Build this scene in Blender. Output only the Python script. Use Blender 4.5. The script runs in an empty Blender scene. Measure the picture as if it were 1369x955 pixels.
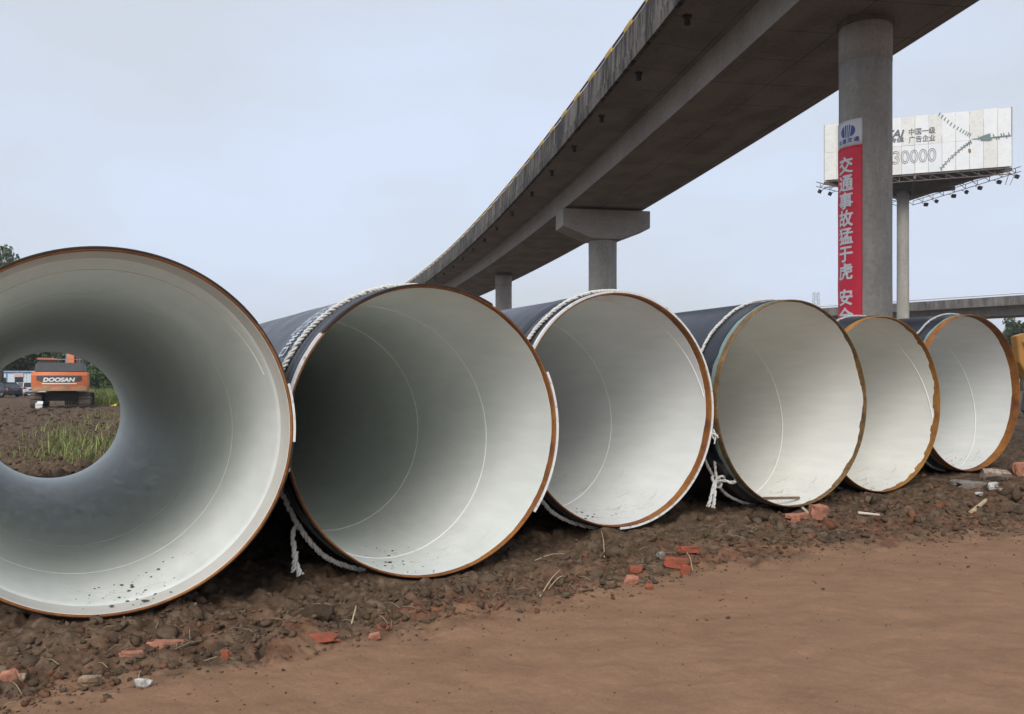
import bpy, bmesh, math, random
import numpy as np
from mathutils import Matrix, Vector

# ------------------------------------------------------------------ camera, sky, sun, exposure
SC = bpy.context.scene
COL = SC.collection
F = 1187.0                      # focal length in photograph pixels (1369 wide)
HORIZON = 510.0
CAM_Z = 1.6
cam_data = bpy.data.cameras.new('camera')
cam = bpy.data.objects.new('camera', cam_data)
COL.objects.link(cam)
cam.location = (0, 0, CAM_Z)
cam.rotation_euler = (math.pi / 2, 0, 0)
cam_data.sensor_width = 36.0
cam_data.lens = 36.0 * F / 1369.0
cam_data.shift_y = (HORIZON - 477.5) / 1369.0
cam_data.clip_start = 0.05
cam_data.clip_end = 5000
SC.camera = cam

SUN_EL, SUN_AZ = math.radians(40), math.radians(190)      # azimuth clockwise from +Y: behind the camera, a little left
world = bpy.data.worlds.new('World')
SC.world = world
world.use_nodes = True
wn, wl = world.node_tree.nodes, world.node_tree.links
wn.clear()
w_out = wn.new('ShaderNodeOutputWorld')
w_bg = wn.new('ShaderNodeBackground')
w_bg.inputs['Strength'].default_value = 0.1
w_sky = wn.new('ShaderNodeTexSky')
w_sky.sky_type = 'NISHITA'
w_sky.sun_disc = False
w_sky.sun_elevation = SUN_EL
w_sky.sun_rotation = SUN_AZ
w_sky.dust_density = 4.0
w_sky.air_density = 1.2
w_tc = wn.new('ShaderNodeTexCoord')
w_map = wn.new('ShaderNodeMapping')
w_map.inputs['Scale'].default_value = (1.0, 1.0, 2.6)
w_no = wn.new('ShaderNodeTexNoise')
w_no.inputs['Scale'].default_value = 2.1
w_no.inputs['Detail'].default_value = 5.0
w_no.inputs['Roughness'].default_value = 0.5
w_ramp = wn.new('ShaderNodeValToRGB')
w_ramp.color_ramp.elements[0].position = 0.36
w_ramp.color_ramp.elements[0].color = (3.95, 4.27, 4.78, 1)
w_ramp.color_ramp.elements[1].position = 0.60
w_ramp.color_ramp.elements[1].color = (4.25, 4.8, 5.95, 1)
w_mix = wn.new('ShaderNodeMix')
w_mix.data_type = 'RGBA'
w_mix.inputs['Factor'].default_value = 0.9
wl.new(w_tc.outputs['Generated'], w_map.inputs['Vector'])
wl.new(w_map.outputs['Vector'], w_no.inputs['Vector'])
wl.new(w_no.outputs['Fac'], w_ramp.inputs['Fac'])
wl.new(w_sky.outputs['Color'], w_mix.inputs['A'])
wl.new(w_ramp.outputs['Color'], w_mix.inputs['B'])
wl.new(w_mix.outputs['Result'], w_bg.inputs['Color'])
wl.new(w_bg.outputs['Background'], w_out.inputs['Surface'])

sun_data = bpy.data.lights.new('sun', 'SUN')
sun_data.energy = 1.5
sun_data.angle = math.radians(40)
sun_data.color = (1.0, 0.96, 0.90)
sun = bpy.data.objects.new('sun', sun_data)
COL.objects.link(sun)
sun_dir = Vector((math.sin(SUN_AZ) * math.cos(SUN_EL), math.cos(SUN_AZ) * math.cos(SUN_EL), math.sin(SUN_EL)))
sun.rotation_euler = sun_dir.to_track_quat('Z', 'Y').to_euler()
sun.location = sun_dir * 50

SC.view_settings.view_transform = 'Standard'
SC.view_settings.look = 'None'
SC.view_settings.exposure = 0.80
SC.view_settings.gamma = 1.0
SC.view_settings.use_curve_mapping = False
SC.render.engine = 'CYCLES'
SC.cycles.max_bounces = 9
SC.cycles.diffuse_bounces = 7
SC.cycles.glossy_bounces = 4
SC.cycles.use_denoising = True
SC.cycles.use_adaptive_sampling = True
SC.cycles.adaptive_threshold = 0.015
SC.cycles.sample_clamp_indirect = 4.0

RNG = np.random.default_rng(7)
random.seed(7)
PI = math.pi

# ------------------------------------------------------------------ numpy noise
def _hash(ix, iy, iz, seed):
    h = (ix.astype(np.int64) * 374761393 + iy.astype(np.int64) * 668265263 + iz.astype(np.int64) * 2147483647 + seed * 974711) & 0x7fffffff
    h = ((h ^ (h >> 13)) * 1274126177) & 0x7fffffff
    h = h ^ (h >> 16)
    return (h & 0xffff) / 65535.0

def vnoise(x, y, z=None, seed=0):
    x = np.asarray(x, float); y = np.asarray(y, float)
    z = np.zeros_like(x) if z is None else np.asarray(z, float)
    ix, iy, iz = np.floor(x), np.floor(y), np.floor(z)
    fx, fy, fz = x - ix, y - iy, z - iz
    u, v, w = (t * t * t * (t * (t * 6 - 15) + 10) for t in (fx, fy, fz))
    out = 0
    for dx in (0, 1):
        for dy in (0, 1):
            for dz in (0, 1):
                wgt = (u if dx else 1 - u) * (v if dy else 1 - v) * (w if dz else 1 - w)
                out = out + wgt * _hash(ix + dx, iy + dy, iz + dz, seed)
    return out * 2 - 1

def fbm2(x, y, octv=4, gain=0.5, seed=0):
    a, s, out = 1.0, 1.0, 0
    c, sn = math.cos(0.6), math.sin(0.6)
    for o in range(octv):
        out = out + a * vnoise2(x * s, y * s, seed + o * 17)
        a *= gain; s *= 2.03
        x, y = c * x - sn * y, sn * x + c * y
    return out

def vnoise2(x, y, seed=0):
    ix, iy = np.floor(x), np.floor(y)
    fx, fy = x - ix, y - iy
    u = fx * fx * fx * (fx * (fx * 6 - 15) + 10); v = fy * fy * fy * (fy * (fy * 6 - 15) + 10)
    z = np.zeros_like(ix)
    a = _hash(ix, iy, z, seed); b = _hash(ix + 1, iy, z, seed); c = _hash(ix, iy + 1, z, seed); d = _hash(ix + 1, iy + 1, z, seed)
    return ((a * (1 - u) + b * u) * (1 - v) + (c * (1 - u) + d * u) * v) * 2 - 1

def sstep(a, b, x):
    t = np.clip((x - a) / (b - a), 0, 1)
    return t * t * (3 - 2 * t)

# ------------------------------------------------------------------ object helpers
def link(name, me, mat=None, parent=None):
    o = bpy.data.objects.new(name, me)
    COL.objects.link(o)
    if mat is not None and me is not None and len(me.materials) == 0:
        me.materials.append(mat)
    if parent is not None:
        o.parent = parent
    return o

def tag(o, label=None, cat=None, group=None, kind=None):
    if label: o['label'] = label
    if cat: o['category'] = cat
    if group: o['group'] = group
    if kind: o['kind'] = kind
    return o

def thing(name, label, cat, loc=(0, 0, 0), rot=(0, 0, 0), group=None):
    o = bpy.data.objects.new(name, None)
    COL.objects.link(o)
    o.empty_display_size = 0.2
    o.location = loc
    o.rotation_euler = rot
    return tag(o, label, cat, group)

def big_mesh(name, V, Fq, smooth=False):
    """V (n,3), Fq (m,3 or 4) numpy -> mesh"""
    V = np.asarray(V, np.float32); Fq = np.asarray(Fq, np.int32)
    k = Fq.shape[1]
    me = bpy.data.meshes.new(name)
    me.vertices.add(len(V)); me.vertices.foreach_set('co', V.ravel())
    me.loops.add(Fq.size); me.loops.foreach_set('vertex_index', Fq.ravel())
    me.polygons.add(len(Fq))
    me.polygons.foreach_set('loop_start', np.arange(0, Fq.size, k, dtype=np.int32))
    me.polygons.foreach_set('loop_total', np.full(len(Fq), k, np.int32))
    if smooth: me.polygons.foreach_set('use_smooth', np.ones(len(Fq), bool))
    me.update(calc_edges=True)
    return me

def point_attr(me, name, vals):
    a = me.attributes.new(name, 'FLOAT', 'POINT')
    a.data.foreach_set('value', np.asarray(vals, np.float32))

class MB:
    """collects shapes, builds ONE mesh object"""
    def __init__(self): self.v = []; self.f = []; self.s = []
    def add(self, verts, faces, smooth=False):
        n = len(self.v)
        self.v += [tuple(p) for p in verts]
        self.f += [tuple(i + n for i in q) for q in faces]
        self.s += [smooth] * len(faces)
        return self
    def box(self, c, s, rz=0.0, rx=0.0, ry=0.0, taper=1.0):
        hx, hy, hz = s[0] / 2, s[1] / 2, s[2] / 2
        M = Matrix.Rotation(rz, 3, 'Z') @ Matrix.Rotation(ry, 3, 'Y') @ Matrix.Rotation(rx, 3, 'X')
        vs = []
        for z in (-1, 1):
            t = taper if z > 0 else 1
            for x, y in ((-1, -1), (1, -1), (1, 1), (-1, 1)):
                vs.append(Vector(c) + M @ Vector((x * hx * t, y * hy * t, z * hz)))
        return self.add(vs, [(3, 2, 1, 0), (4, 5, 6, 7), (0, 1, 5, 4), (1, 2, 6, 5), (2, 3, 7, 6), (3, 0, 4, 7)])
    def bar(self, a, b, w, h=None):
        a, b = Vector(a), Vector(b); h = h or w
        d = (b - a).normalized()
        up = Vector((0, 0, 1)) if abs(d.z) < 0.95 else Vector((0, 1, 0))
        x = d.cross(up).normalized(); u = x.cross(d)
        vs = []
        for p in (a, b):
            for i, j in ((-1, -1), (1, -1), (1, 1), (-1, 1)):
                vs.append(p + x * (i * w / 2) + u * (j * h / 2))
        return self.add(vs, [(3, 2, 1, 0), (4, 5, 6, 7), (0, 1, 5, 4), (1, 2, 6, 5), (2, 3, 7, 6), (3, 0, 4, 7)])
    def tube(self, pts, rad, seg=8, cap=True):
        P = [Vector(p) for p in pts]; n = len(P)
        R = [rad] * n if not hasattr(rad, '__len__') else list(rad)
        vs = []; pu = None
        for i in range(n):
            d = (P[min(i + 1, n - 1)] - P[max(i - 1, 0)]).normalized()
            if pu is None:
                pu = d.orthogonal().normalized()
            else:
                pu = (pu - d * pu.dot(d)).normalized()
            w = d.cross(pu)
            for k in range(seg):
                a = 2 * PI * k / seg
                vs.append(P[i] + (pu * math.cos(a) + w * math.sin(a)) * R[i])
        fs = []
        for i in range(n - 1):
            for k in range(seg):
                a = i * seg + k; b = i * seg + (k + 1) % seg
                fs.append((a, b, b + seg, a + seg))
        self.add(vs, fs, True)
        if cap:
            m = len(self.v) - n * seg
            self.f += [tuple(m + k for k in range(seg))[::-1], tuple(m + (n - 1) * seg + k for k in range(seg))]
            self.s += [False, False]
        return self
    def prism(self, poly, y0, y1):
        """polygon in (x,z), extruded along y"""
        n = len(poly)
        vs = [(x, y0, z) for x, z in poly] + [(x, y1, z) for x, z in poly]
        fs = [tuple(range(n)), tuple(range(2 * n - 1, n - 1, -1))] + [(i, i + n, (i + 1) % n + n, (i + 1) % n) for i in range(n)]
        return self.add(vs, fs)
    def lathe(self, prof, seg=32, a0=0.0, a1=2 * PI, closed=None):
        """profile [(r,z)] round the z axis"""
        full = abs(a1 - a0 - 2 * PI) < 1e-6
        m = seg if full else seg + 1
        vs = []
        for i in range(m):
            a = a0 + (a1 - a0) * i / seg
            for r, z in prof: vs.append((r * math.cos(a), r * math.sin(a), z))
        k = len(prof); fs = []
        for i in range(seg):
            j = (i + 1) % m
            for q in range(k - 1):
                fs.append((i * k + q, j * k + q, j * k + q + 1, i * k + q + 1))
        return self.add(vs, fs, True)
    def mesh(self, name, bevel=0.0):
        me = bpy.data.meshes.new(name)
        me.from_pydata([tuple(p) for p in self.v], [], self.f)
        bm = bmesh.new(); bm.from_mesh(me)
        bmesh.ops.recalc_face_normals(bm, faces=bm.faces)
        for i, fc in enumerate(bm.faces): fc.smooth = self.s[i]
        if bevel > 0:
            eds = [e for e in bm.edges if len(e.link_faces) == 2 and e.calc_face_angle(0) > 0.6]
            bmesh.ops.bevel(bm, geom=eds, offset=bevel, segments=2, affect='EDGES', clamp_overlap=True)
        bm.to_mesh(me); bm.free()
        return me
    def build(self, name, mat, parent=None, bevel=0.0):
        return link(name, self.mesh(name, bevel), mat, parent)

def copy_tree(o, parent=None):
    c = o.copy(); COL.objects.link(c); c.parent = parent
    for ch in list(o.children): copy_tree(ch, c)
    return c

# ------------------------------------------------------------------ material helper
class NT:
    def __init__(self, name):
        self.m = bpy.data.materials.new(name); self.m.use_nodes = True
        self.t = self.m.node_tree; self.t.nodes.clear()
        self.out = self.t.nodes.new('ShaderNodeOutputMaterial')
        self.b = self.t.nodes.new('ShaderNodeBsdfPrincipled')
        self.t.links.new(self.b.outputs[0], self.out.inputs['Surface'])
    def n(self, typ, **kw):
        nd = self.t.nodes.new('ShaderNode' + typ)
        for k, v in kw.items(): setattr(nd, k, v)
        return nd
    def set(self, sock, v):
        if hasattr(v, 'is_output') or isinstance(v, bpy.types.NodeSocket): self.t.links.new(v, sock)
        else: sock.default_value = v
    def coord(self, which='Object'): return self.n('TexCoord').outputs[which]
    def attr(self, name): return self.n('Attribute', attribute_name=name).outputs['Fac']
    def mapping(self, vec, scale=(1, 1, 1), loc=(0, 0, 0)):
        m = self.n('Mapping'); self.set(m.inputs['Vector'], vec)
        m.inputs['Scale'].default_value = scale; m.inputs['Location'].default_value = loc
        return m.outputs[0]
    def noise(self, vec, scale, detail=4, rough=0.55, dist=0.0):
        m = self.n('TexNoise'); self.set(m.inputs['Vector'], vec)
        m.inputs['Scale'].default_value = scale; m.inputs['Detail'].default_value = detail
        m.inputs['Roughness'].default_value = rough; m.inputs['Distortion'].default_value = dist
        return m.outputs['Fac']
    def ramp(self, fac, stops):
        r = self.n('ValToRGB'); self.set(r.inputs['Fac'], fac)
        el = r.color_ramp.elements
        while len(el) < len(stops): el.new(0.5)
        for e, (p, c) in zip(el, stops):
            e.position = p; e.color = (c[0], c[1], c[2], 1) if hasattr(c, '__len__') else (c, c, c, 1)
        return r.outputs['Color']
    def mix(self, fac, a, b, blend='MIX'):
        m = self.n('Mix', data_type='RGBA', blend_type=blend)
        self.set(m.inputs['Factor'], fac)
        for k, v in (('A', a), ('B', b)):
            if isinstance(v, (tuple, list)) and len(v) == 3: v = (*v, 1)
            self.set(m.inputs[k], v)
        return m.outputs['Result']
    def math(self, op, a, b=0.0, c=None):
        m = self.n('Math', operation=op); self.set(m.inputs[0], a); self.set(m.inputs[1], b)
        if c is not None: self.set(m.inputs[2], c)
        return m.outputs[0]
    def sep(self, vec):
        s = self.n('SeparateXYZ'); self.set(s.inputs[0], vec); return s.outputs
    def bump(self, h, strength=0.3, dist=0.01):
        b = self.n('Bump'); self.set(b.inputs['Height'], h)
        b.inputs['Strength'].default_value = strength; b.inputs['Distance'].default_value = dist
        self.t.links.new(b.outputs[0], self.b.inputs['Normal'])
    def fin(self, color, rough=0.6, metal=0.0, spec=0.5):
        if isinstance(color, (tuple, list)) and len(color) == 3: color = (*color, 1)
        self.set(self.b.inputs['Base Color'], color); self.set(self.b.inputs['Roughness'], rough)
        self.b.inputs['Metallic'].default_value = metal
        self.b.inputs['Specular IOR Level'].default_value = spec
        return self.m

def paint(name, col, rough=0.5, var=0.15, scale=3.0, dirt=None, metal=0.0, spec=0.5):
    t = NT(name); co = t.coord()
    n1 = t.noise(co, scale, 5, 0.6)
    dark = tuple(c * (1 - var) for c in col); lite = tuple(min(1, c * (1 + var)) for c in col)
    c = t.ramp(n1, [(0.3, dark), (0.7, lite)])
    if dirt:
        n2 = t.noise(co, scale * 2.3, 8, 0.7)
        c = t.mix(t.ramp(n2, [(0.52, 0.0), (0.72, 1.0)]), c, dirt)
    return t.fin(c, rough, metal, spec)

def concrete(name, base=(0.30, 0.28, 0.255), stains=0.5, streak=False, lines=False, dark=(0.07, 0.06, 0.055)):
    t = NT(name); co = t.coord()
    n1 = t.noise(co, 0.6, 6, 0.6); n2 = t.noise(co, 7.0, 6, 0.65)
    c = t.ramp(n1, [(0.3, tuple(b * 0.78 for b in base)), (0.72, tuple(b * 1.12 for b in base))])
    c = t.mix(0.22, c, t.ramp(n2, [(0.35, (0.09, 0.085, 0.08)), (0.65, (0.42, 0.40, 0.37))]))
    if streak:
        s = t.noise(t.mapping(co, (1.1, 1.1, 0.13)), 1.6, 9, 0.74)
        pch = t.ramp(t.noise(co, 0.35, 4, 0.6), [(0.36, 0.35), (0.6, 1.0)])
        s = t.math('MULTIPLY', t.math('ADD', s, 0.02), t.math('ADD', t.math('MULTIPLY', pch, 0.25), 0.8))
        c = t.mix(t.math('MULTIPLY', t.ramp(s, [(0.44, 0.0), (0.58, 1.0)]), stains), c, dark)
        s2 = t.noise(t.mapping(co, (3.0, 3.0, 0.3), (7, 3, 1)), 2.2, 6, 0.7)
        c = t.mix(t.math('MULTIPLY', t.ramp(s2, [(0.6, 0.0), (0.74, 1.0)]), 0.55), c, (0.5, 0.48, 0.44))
    h = n2
    if lines:   # shutter joints left by the formwork, in metres along / across the deck (UV)
        uv = t.sep(t.coord('UV'))
        wob = t.math('MULTIPLY', t.math('SUBTRACT', t.noise(co, 0.9, 3), 0.5), 0.06)
        a = t.math('PINGPONG', t.math('ADD', uv[0], wob), 1.22)
        b = t.math('PINGPONG', t.math('ADD', t.math('ADD', uv[1], wob), 0.35), 1.25)
        la = t.math('LESS_THAN', a, 0.022); lb = t.math('LESS_THAN', b, 0.020)
        l = t.math('MULTIPLY', t.math('MAXIMUM', la, lb), t.ramp(t.noise(co, 0.5, 3), [(0.35, 0.3), (0.6, 0.95)]))
        c = t.mix(l, c, (0.03, 0.027, 0.025))
        pn = t.noise(t.mapping(t.coord('UV'), (0.41, 0.8, 1)), 1.0, 0)
        c = t.mix(0.22, c, t.ramp(pn, [(0.4, (0.12, 0.11, 0.10)), (0.6, (0.36, 0.34, 0.31))]))
    t.bump(h, 0.25, 0.01)
    return t.fin(c, 0.85, 0, 0.3)

# ------------------------------------------------------------------ pipe layout (solved from the photograph)
R_OUT = 1.2
PIPE_LEN = 12.0
PIPES = [  # near-end centre x, y, z above camera, yaw, pitch (degrees)
    (-2.596, 5.740, -0.326, -29.0, -1.37),
    (-0.650, 7.228, -0.406, -29.0, -0.45),
    (1.122, 9.025, -0.289, -29.0, -0.77),
    (3.258, 10.173, -0.250, -28.93, -0.92),
    (5.024, 11.988, -0.307, -28.8, -0.20),
    (6.976, 13.470, -0.176, -27.6, -0.10)]
YAW0 = math.radians(-29.0)
PC = [np.array([p[0], p[1], p[2] + CAM_Z]) for p in PIPES]
PYAW = [math.radians(p[3]) for p in PIPES]
PPIT = [math.radians(p[4]) for p in PIPES]
Qc = [c[0] * math.cos(YAW0) - c[1] * math.sin(YAW0) for c in PC]
Ac = [c[0] * math.sin(YAW0) + c[1] * math.cos(YAW0) for c in PC]
Bc = [c[2] - R_OUT for c in PC]

TRACK_X = [-14, -6, -2.46, -1.78, -1.0, 0.08, 1.0, 1.84, 3.5, 5.1, 9.0, 14.0, 40.0]
TRACK_Y = [-4.0, 1.7, 4.15, 4.75, 5.35, 6.0, 6.75, 7.55, 8.5, 8.9, 9.9, 11.4, 22.0]

def track_d(x, y):
    return (y - np.interp(x, TRACK_X, TRACK_Y)) * 0.8

def ground_base(x, y):
    q = x * math.cos(YAW0) - y * math.sin(YAW0)
    a = x * math.sin(YAW0) + y * math.cos(YAW0)
    a_rel = a - np.interp(q, [Qc[0] - 6] + Qc + [Qc[-1] + 8], [Ac[0] - 5] + Ac + [Ac[-1] + 3])
    bot = np.interp(q, [Qc[0] - 5] + Qc + [Qc[-1] + 3, Qc[-1] + 12], [0.02] + Bc + [0.22, 0.05])
    d = track_d(x, y)
    row = bot - 0.015 * np.clip(a_rel, 0, 12) - 0.012
    h = row * sstep(0.0, 1.0, d)
    back = sstep(11.5, 14.0, a_rel)
    r = np.hypot(x, y)
    far = -0.28 + 0.26 * sstep(26, 55, r)
    h = h * (1 - back) + far * back
    return h, a_rel, d, r

def ground_h(x, y, detail=True):
    x = np.asarray(x, float); y = np.asarray(y, float)
    h, a_rel, d, r = ground_base(x, y)
    rough = sstep(-0.25, 0.55, d + 0.18 * fbm2(x * 1.3, y * 1.3, 3, seed=91))
    farf = 1 - sstep(70, 140, r)
    big = fbm2(x * 0.9, y * 0.9, 3, seed=3) * 0.05
    mid = fbm2(x * 4.5, y * 4.5, 3, 0.55, seed=11)
    wx = x + 0.05 * vnoise2(x * 9, y * 9, 61); wy = y + 0.05 * vnoise2(x * 9, y * 9, 62)
    lump = np.abs(vnoise2(wx * 6.5, wy * 6.5, 29)) * 0.050 + np.abs(vnoise2(wx * 14 + 3, wy * 14, 30)) * 0.034 + np.abs(vnoise2(wx * 31, wy * 31 + 5, 31)) * 0.018
    small = fbm2(x * 40, y * 40, 2, 0.6, seed=41)
    patch = 0.55 + 0.45 * sstep(-0.3, 0.4, fbm2(x * 1.7, y * 1.7, 2, seed=43))
    lump = lump + np.abs(vnoise2(wx * 3.1 + 7, wy * 3.1, 33)) * 0.075 - 0.02
    cl = 0.030 * mid + (lump - 0.045) * 1.15 * patch + 0.006 * small + big * 0.6
    backf = sstep(11.5, 14, a_rel)
    cl = cl * (1 + 0.8 * backf)
    along = (x * 0.64 - y * 0.77) + 0.25 * vnoise2(x * 0.3, y * 0.3, 8)
    rut = 0.010 * np.abs(np.sin(along * 1.9)) ** 3 * vnoise2(x * 0.5, y * 0.5, 9)
    track = rut + 0.010 * fbm2(x * 2.2, y * 2.2, 4, 0.55, seed=15) + 0.005 * fbm2(x * 0.9, y * 1.2, 3, seed=5) + 0.003 * fbm2(x * 9, y * 9, 3, 0.6, seed=6) + 0.0012 * small
    h = h + (rough * cl + (1 - rough) * track) * farf
    # the pipes press the soil down: never above a pipe's underside
    for c, yw, pt in zip(PC, PYAW, PPIT):
        dx, dy = x - c[0], y - c[1]
        aa = dx * math.sin(yw) + dy * math.cos(yw)
        dd = dx * math.cos(yw) - dy * math.sin(yw)
        m = (np.abs(dd) < R_OUT + 0.01) & (aa > -0.06) & (aa < PIPE_LEN + 0.3)
        zl = c[2] + math.tan(pt) * aa - np.sqrt(np.clip((R_OUT + 0.012) ** 2 - dd ** 2, 0, None))
        h = np.where(m, np.minimum(h, zl), h)
        m2 = (np.abs(dd) < R_OUT) & (aa <= -0.06) & (aa > -0.5)
        h = np.where(m2, np.minimum(h, zl + 0.22 * (-aa - 0.06)), h)
    return h

def gh(x, y): return float(ground_h(np.array([x]), np.array([y]))[0])

def on_ground(px, py):
    """world point of the ground under a photograph pixel"""
    h = 0.0
    for _ in range(12):
        Y = (CAM_Z - h) * F / max(py - HORIZON, 3)
        X = (px - 684.5) / F * Y
        h = 0.6 * h + 0.4 * gh(X, Y)
    return Vector((X, Y, gh(X, Y)))

# ------------------------------------------------------------------ ground sheet
def soil_material():
    t = NT('soil'); co = t.coord()
    tr = t.attr('track'); ti = t.attr('red')
    n1 = t.noise(co, 1.1, 6, 0.6); n2 = t.noise(co, 9, 8, 0.65); n3 = t.noise(co, 55, 6, 0.7)
    soil = t.ramp(n2, [(0.28, (0.038, 0.026, 0.017)), (0.5, (0.100, 0.067, 0.043)), (0.72, (0.19, 0.133, 0.088))])
    red = t.ramp(n2, [(0.3, (0.11, 0.048, 0.026)), (0.7, (0.24, 0.105, 0.058))])
    rm = t.math('MULTIPLY', ti, t.ramp(n1, [(0.45, 0.0), (0.62, 0.85)]))
    soil = t.mix(rm, soil, red)
    trk = t.ramp(n1, [(0.3, (0.236, 0.134, 0.078)), (0.7, (0.285, 0.170, 0.102))])
    trk = t.mix(0.38, trk, t.ramp(n3, [(0.3, (0.125, 0.072, 0.043)), (0.7, (0.34, 0.205, 0.125))]))
    st = t.noise(t.mapping(co, (1.0, 1.5, 1)), 2.2, 7, 0.65, 0.6)
    trk = t.mix(0.30, trk, t.ramp(st, [(0.35, (0.15, 0.085, 0.05)), (0.65, (0.33, 0.193, 0.115))]))
    c = t.mix(tr, soil, trk)
    t.bump(t.math('ADD', t.math('MULTIPLY', n3, 0.5), n2), 0.5, 0.012)
    return t.fin(c, 0.95, 0, 0.15)
M_SOIL = soil_material()

def build_ground():
    fine = np.arange(-39, 39.01, 0.105)
    ang = np.concatenate([np.arange(-180, -60, 5.0), np.arange(-60, -39, 1.0), fine, np.arange(40, 60, 1.0), np.arange(60, 180, 5.0)])
    rr = [0.05, 0.6, 1.2, 1.8, 2.4, 2.9, 3.3]
    while rr[-1] < 30: rr.append(rr[-1] * 1.0033)
    while rr[-1] < 80: rr.append(rr[-1] * 1.007)
    while rr[-1] < 2500: rr.append(rr[-1] * 1.12)
    rr = np.array(rr)
    A, Rr = np.meshgrid(np.radians(ang), rr)
    x = Rr * np.sin(A); y = Rr * np.cos(A)
    # jitter so that the grid lines do not show
    h = ground_h(x.ravel(), y.ravel()).reshape(x.shape)
    n, m = x.shape
    V = np.stack([x, y, h], -1).reshape(-1, 3)
    i = np.arange(n - 1)[:, None]; j = np.arange(m)[None, :]
    jn = (j + 1) % m
    Fq = np.stack([i * m + j, i * m + jn, (i + 1) * m + jn, (i + 1) * m + j], -1).reshape(-1, 4)
    Fq = Fq[:, ::-1]
    me = big_mesh('ground', V, Fq, True)
    d = track_d(V[:, 0], V[:, 1]); a_rel = ground_base(V[:, 0], V[:, 1])[1]
    e = 0.18 * fbm2(V[:, 0] * 1.3, V[:, 1] * 1.3, 3, seed=91) + 0.1 * fbm2(V[:, 0] * 6, V[:, 1] * 6, 3, seed=92)
    point_attr(me, 'track', 1 - sstep(-0.12, 0.42, d + e))
    point_attr(me, 'red', np.clip(1.1 - np.abs(d - 0.25) / 0.8, 0.12, 1) * (a_rel < 3))
    o = link('ground', me, M_SOIL)
    tag(o, kind='structure')
build_ground()

# ------------------------------------------------------------------ steel pipes
def lining_material(name, base, tint2, rough=0.33, dirt=0.5):
    t = NT(name); co = t.coord(); s = t.sep(co)
    n1 = t.noise(co, 1.3, 4, 0.5); n2 = t.noise(t.mapping(co, (6, 0.9, 6)), 2.0, 6, 0.6)
    c = t.mix(t.ramp(n1, [(0.35, 0.0), (0.7, 1.0)]), base, tint2)
    c = t.mix(0.10, c, t.ramp(n2, [(0.35, (0.40, 0.40, 0.37)), (0.65, (0.85, 0.85, 0.82))]))
    # dried mud smears along the bottom of the bore
    low = t.ramp(s[2], [(0.02, 1.0), (0.62, 0.0)])
    n3 = t.noise(t.mapping(co, (2.0, 3.0, 2.0)), 3.4, 10, 0.75, 0.8)
    pm = t.ramp(t.noise(t.mapping(co, (1, 1, 1), (3.3, 1.7, 8.1)), 1.9, 3, 0.6), [(0.47, 0.0), (0.64, 1.0)])
    sm = t.math('MULTIPLY', t.math('MULTIPLY', t.math('MULTIPLY', low, pm), t.ramp(n3, [(0.53, 0.0), (0.66, 1.0)])), dirt)
    c = t.mix(sm, c, (0.24, 0.18, 0.115))
    n5 = t.noise(t.mapping(co, (1.1, 0.35, 1.1)), 3.2, 6, 0.62)
    c = t.mix(t.math('MULTIPLY', t.ramp(n5, [(0.52, 0.0), (0.75, 1.0)]), 0.09), c, (0.46, 0.45, 0.38))
    t.bump(t.noise(t.mapping(co, (1, 30, 1)), 3.0, 3), 0.05, 0.004)
    return t.fin(c, t.ramp(n2, [(0.3, rough - 0.05), (0.7, rough + 0.1)]), 0, 0.28)

def rust_material(name, hot, deep, patch=0.5):
    t = NT(name); co = t.coord()
    n1 = t.noise(co, 2.2, 6, 0.65); n2 = t.noise(co, 26, 6, 0.7)
    c = t.ramp(n1, [(0.34, deep), (0.60, hot)])
    c = t.mix(t.math('MULTIPLY', t.ramp(n2, [(0.45, 0.0), (0.68, 1.0)]), patch), c, tuple(v * 0.35 for v in deep))
    t.bump(n2, 0.35, 0.003)
    return t.fin(c, 0.75, 0.1, 0.3)

def coat_material(name, base=(0.0095, 0.011, 0.0155), rough=0.33):
    t = NT(name); co = t.coord()
    n1 = t.noise(co, 1.4, 6, 0.6); n2 = t.noise(t.mapping(co, (1.2, 14, 1.2)), 2.5, 7, 0.7); n3 = t.noise(co, 20, 6, 0.7)
    c = t.ramp(n1, [(0.3, base), (0.7, tuple(b * 1.8 for b in base))])
    c = t.mix(t.math('MULTIPLY', t.ramp(n2, [(0.55, 0.0), (0.72, 1.0)]), 0.22), c, (0.075, 0.068, 0.058))
    c = t.mix(t.math('MULTIPLY', t.ramp(n3, [(0.62, 0.0), (0.76, 1.0)]), 0.22), c, (0.12, 0.11, 0.095))
    t.bump(t.math('ADD', n2, t.math('MULTIPLY', n3, 0.4)), 0.3, 0.010)
    return t.fin(c, t.ramp(n1, [(0.3, rough - 0.08), (0.7, rough + 0.14)]), 0, 0.5)

M_COAT = coat_material('black_coating')
M_LIN_A = lining_material('white_lining', (0.74, 0.775, 0.74), (0.80, 0.83, 0.80), 0.46, 0.5)
M_LIN_B = lining_material('pale_lining', (0.77, 0.79, 0.775), (0.82, 0.835, 0.82), 0.45, 1.0)
M_LIN_C = lining_material('cream_lining', (0.77, 0.775, 0.73), (0.83, 0.83, 0.78), 0.55, 1.0)
M_PRIMER = paint('beige_primer', (0.60, 0.585, 0.54), 0.4, 0.06)
M_RUST_O = rust_material('orange_rust', (0.38, 0.155, 0.038), (0.14, 0.052, 0.024), 0.4)
M_RUST_B = rust_material('brown_rust', (0.27, 0.165, 0.068), (0.095, 0.060, 0.032), 0.8)
M_RUST_Y = rust_material('ochre_rust', (0.40, 0.20, 0.05), (0.21, 0.085, 0.025), 0.35)
M_TAPE = paint('white_edge', (0.74, 0.74, 0.72), 0.5, 0.08, 8, (0.30, 0.25, 0.2))
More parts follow.
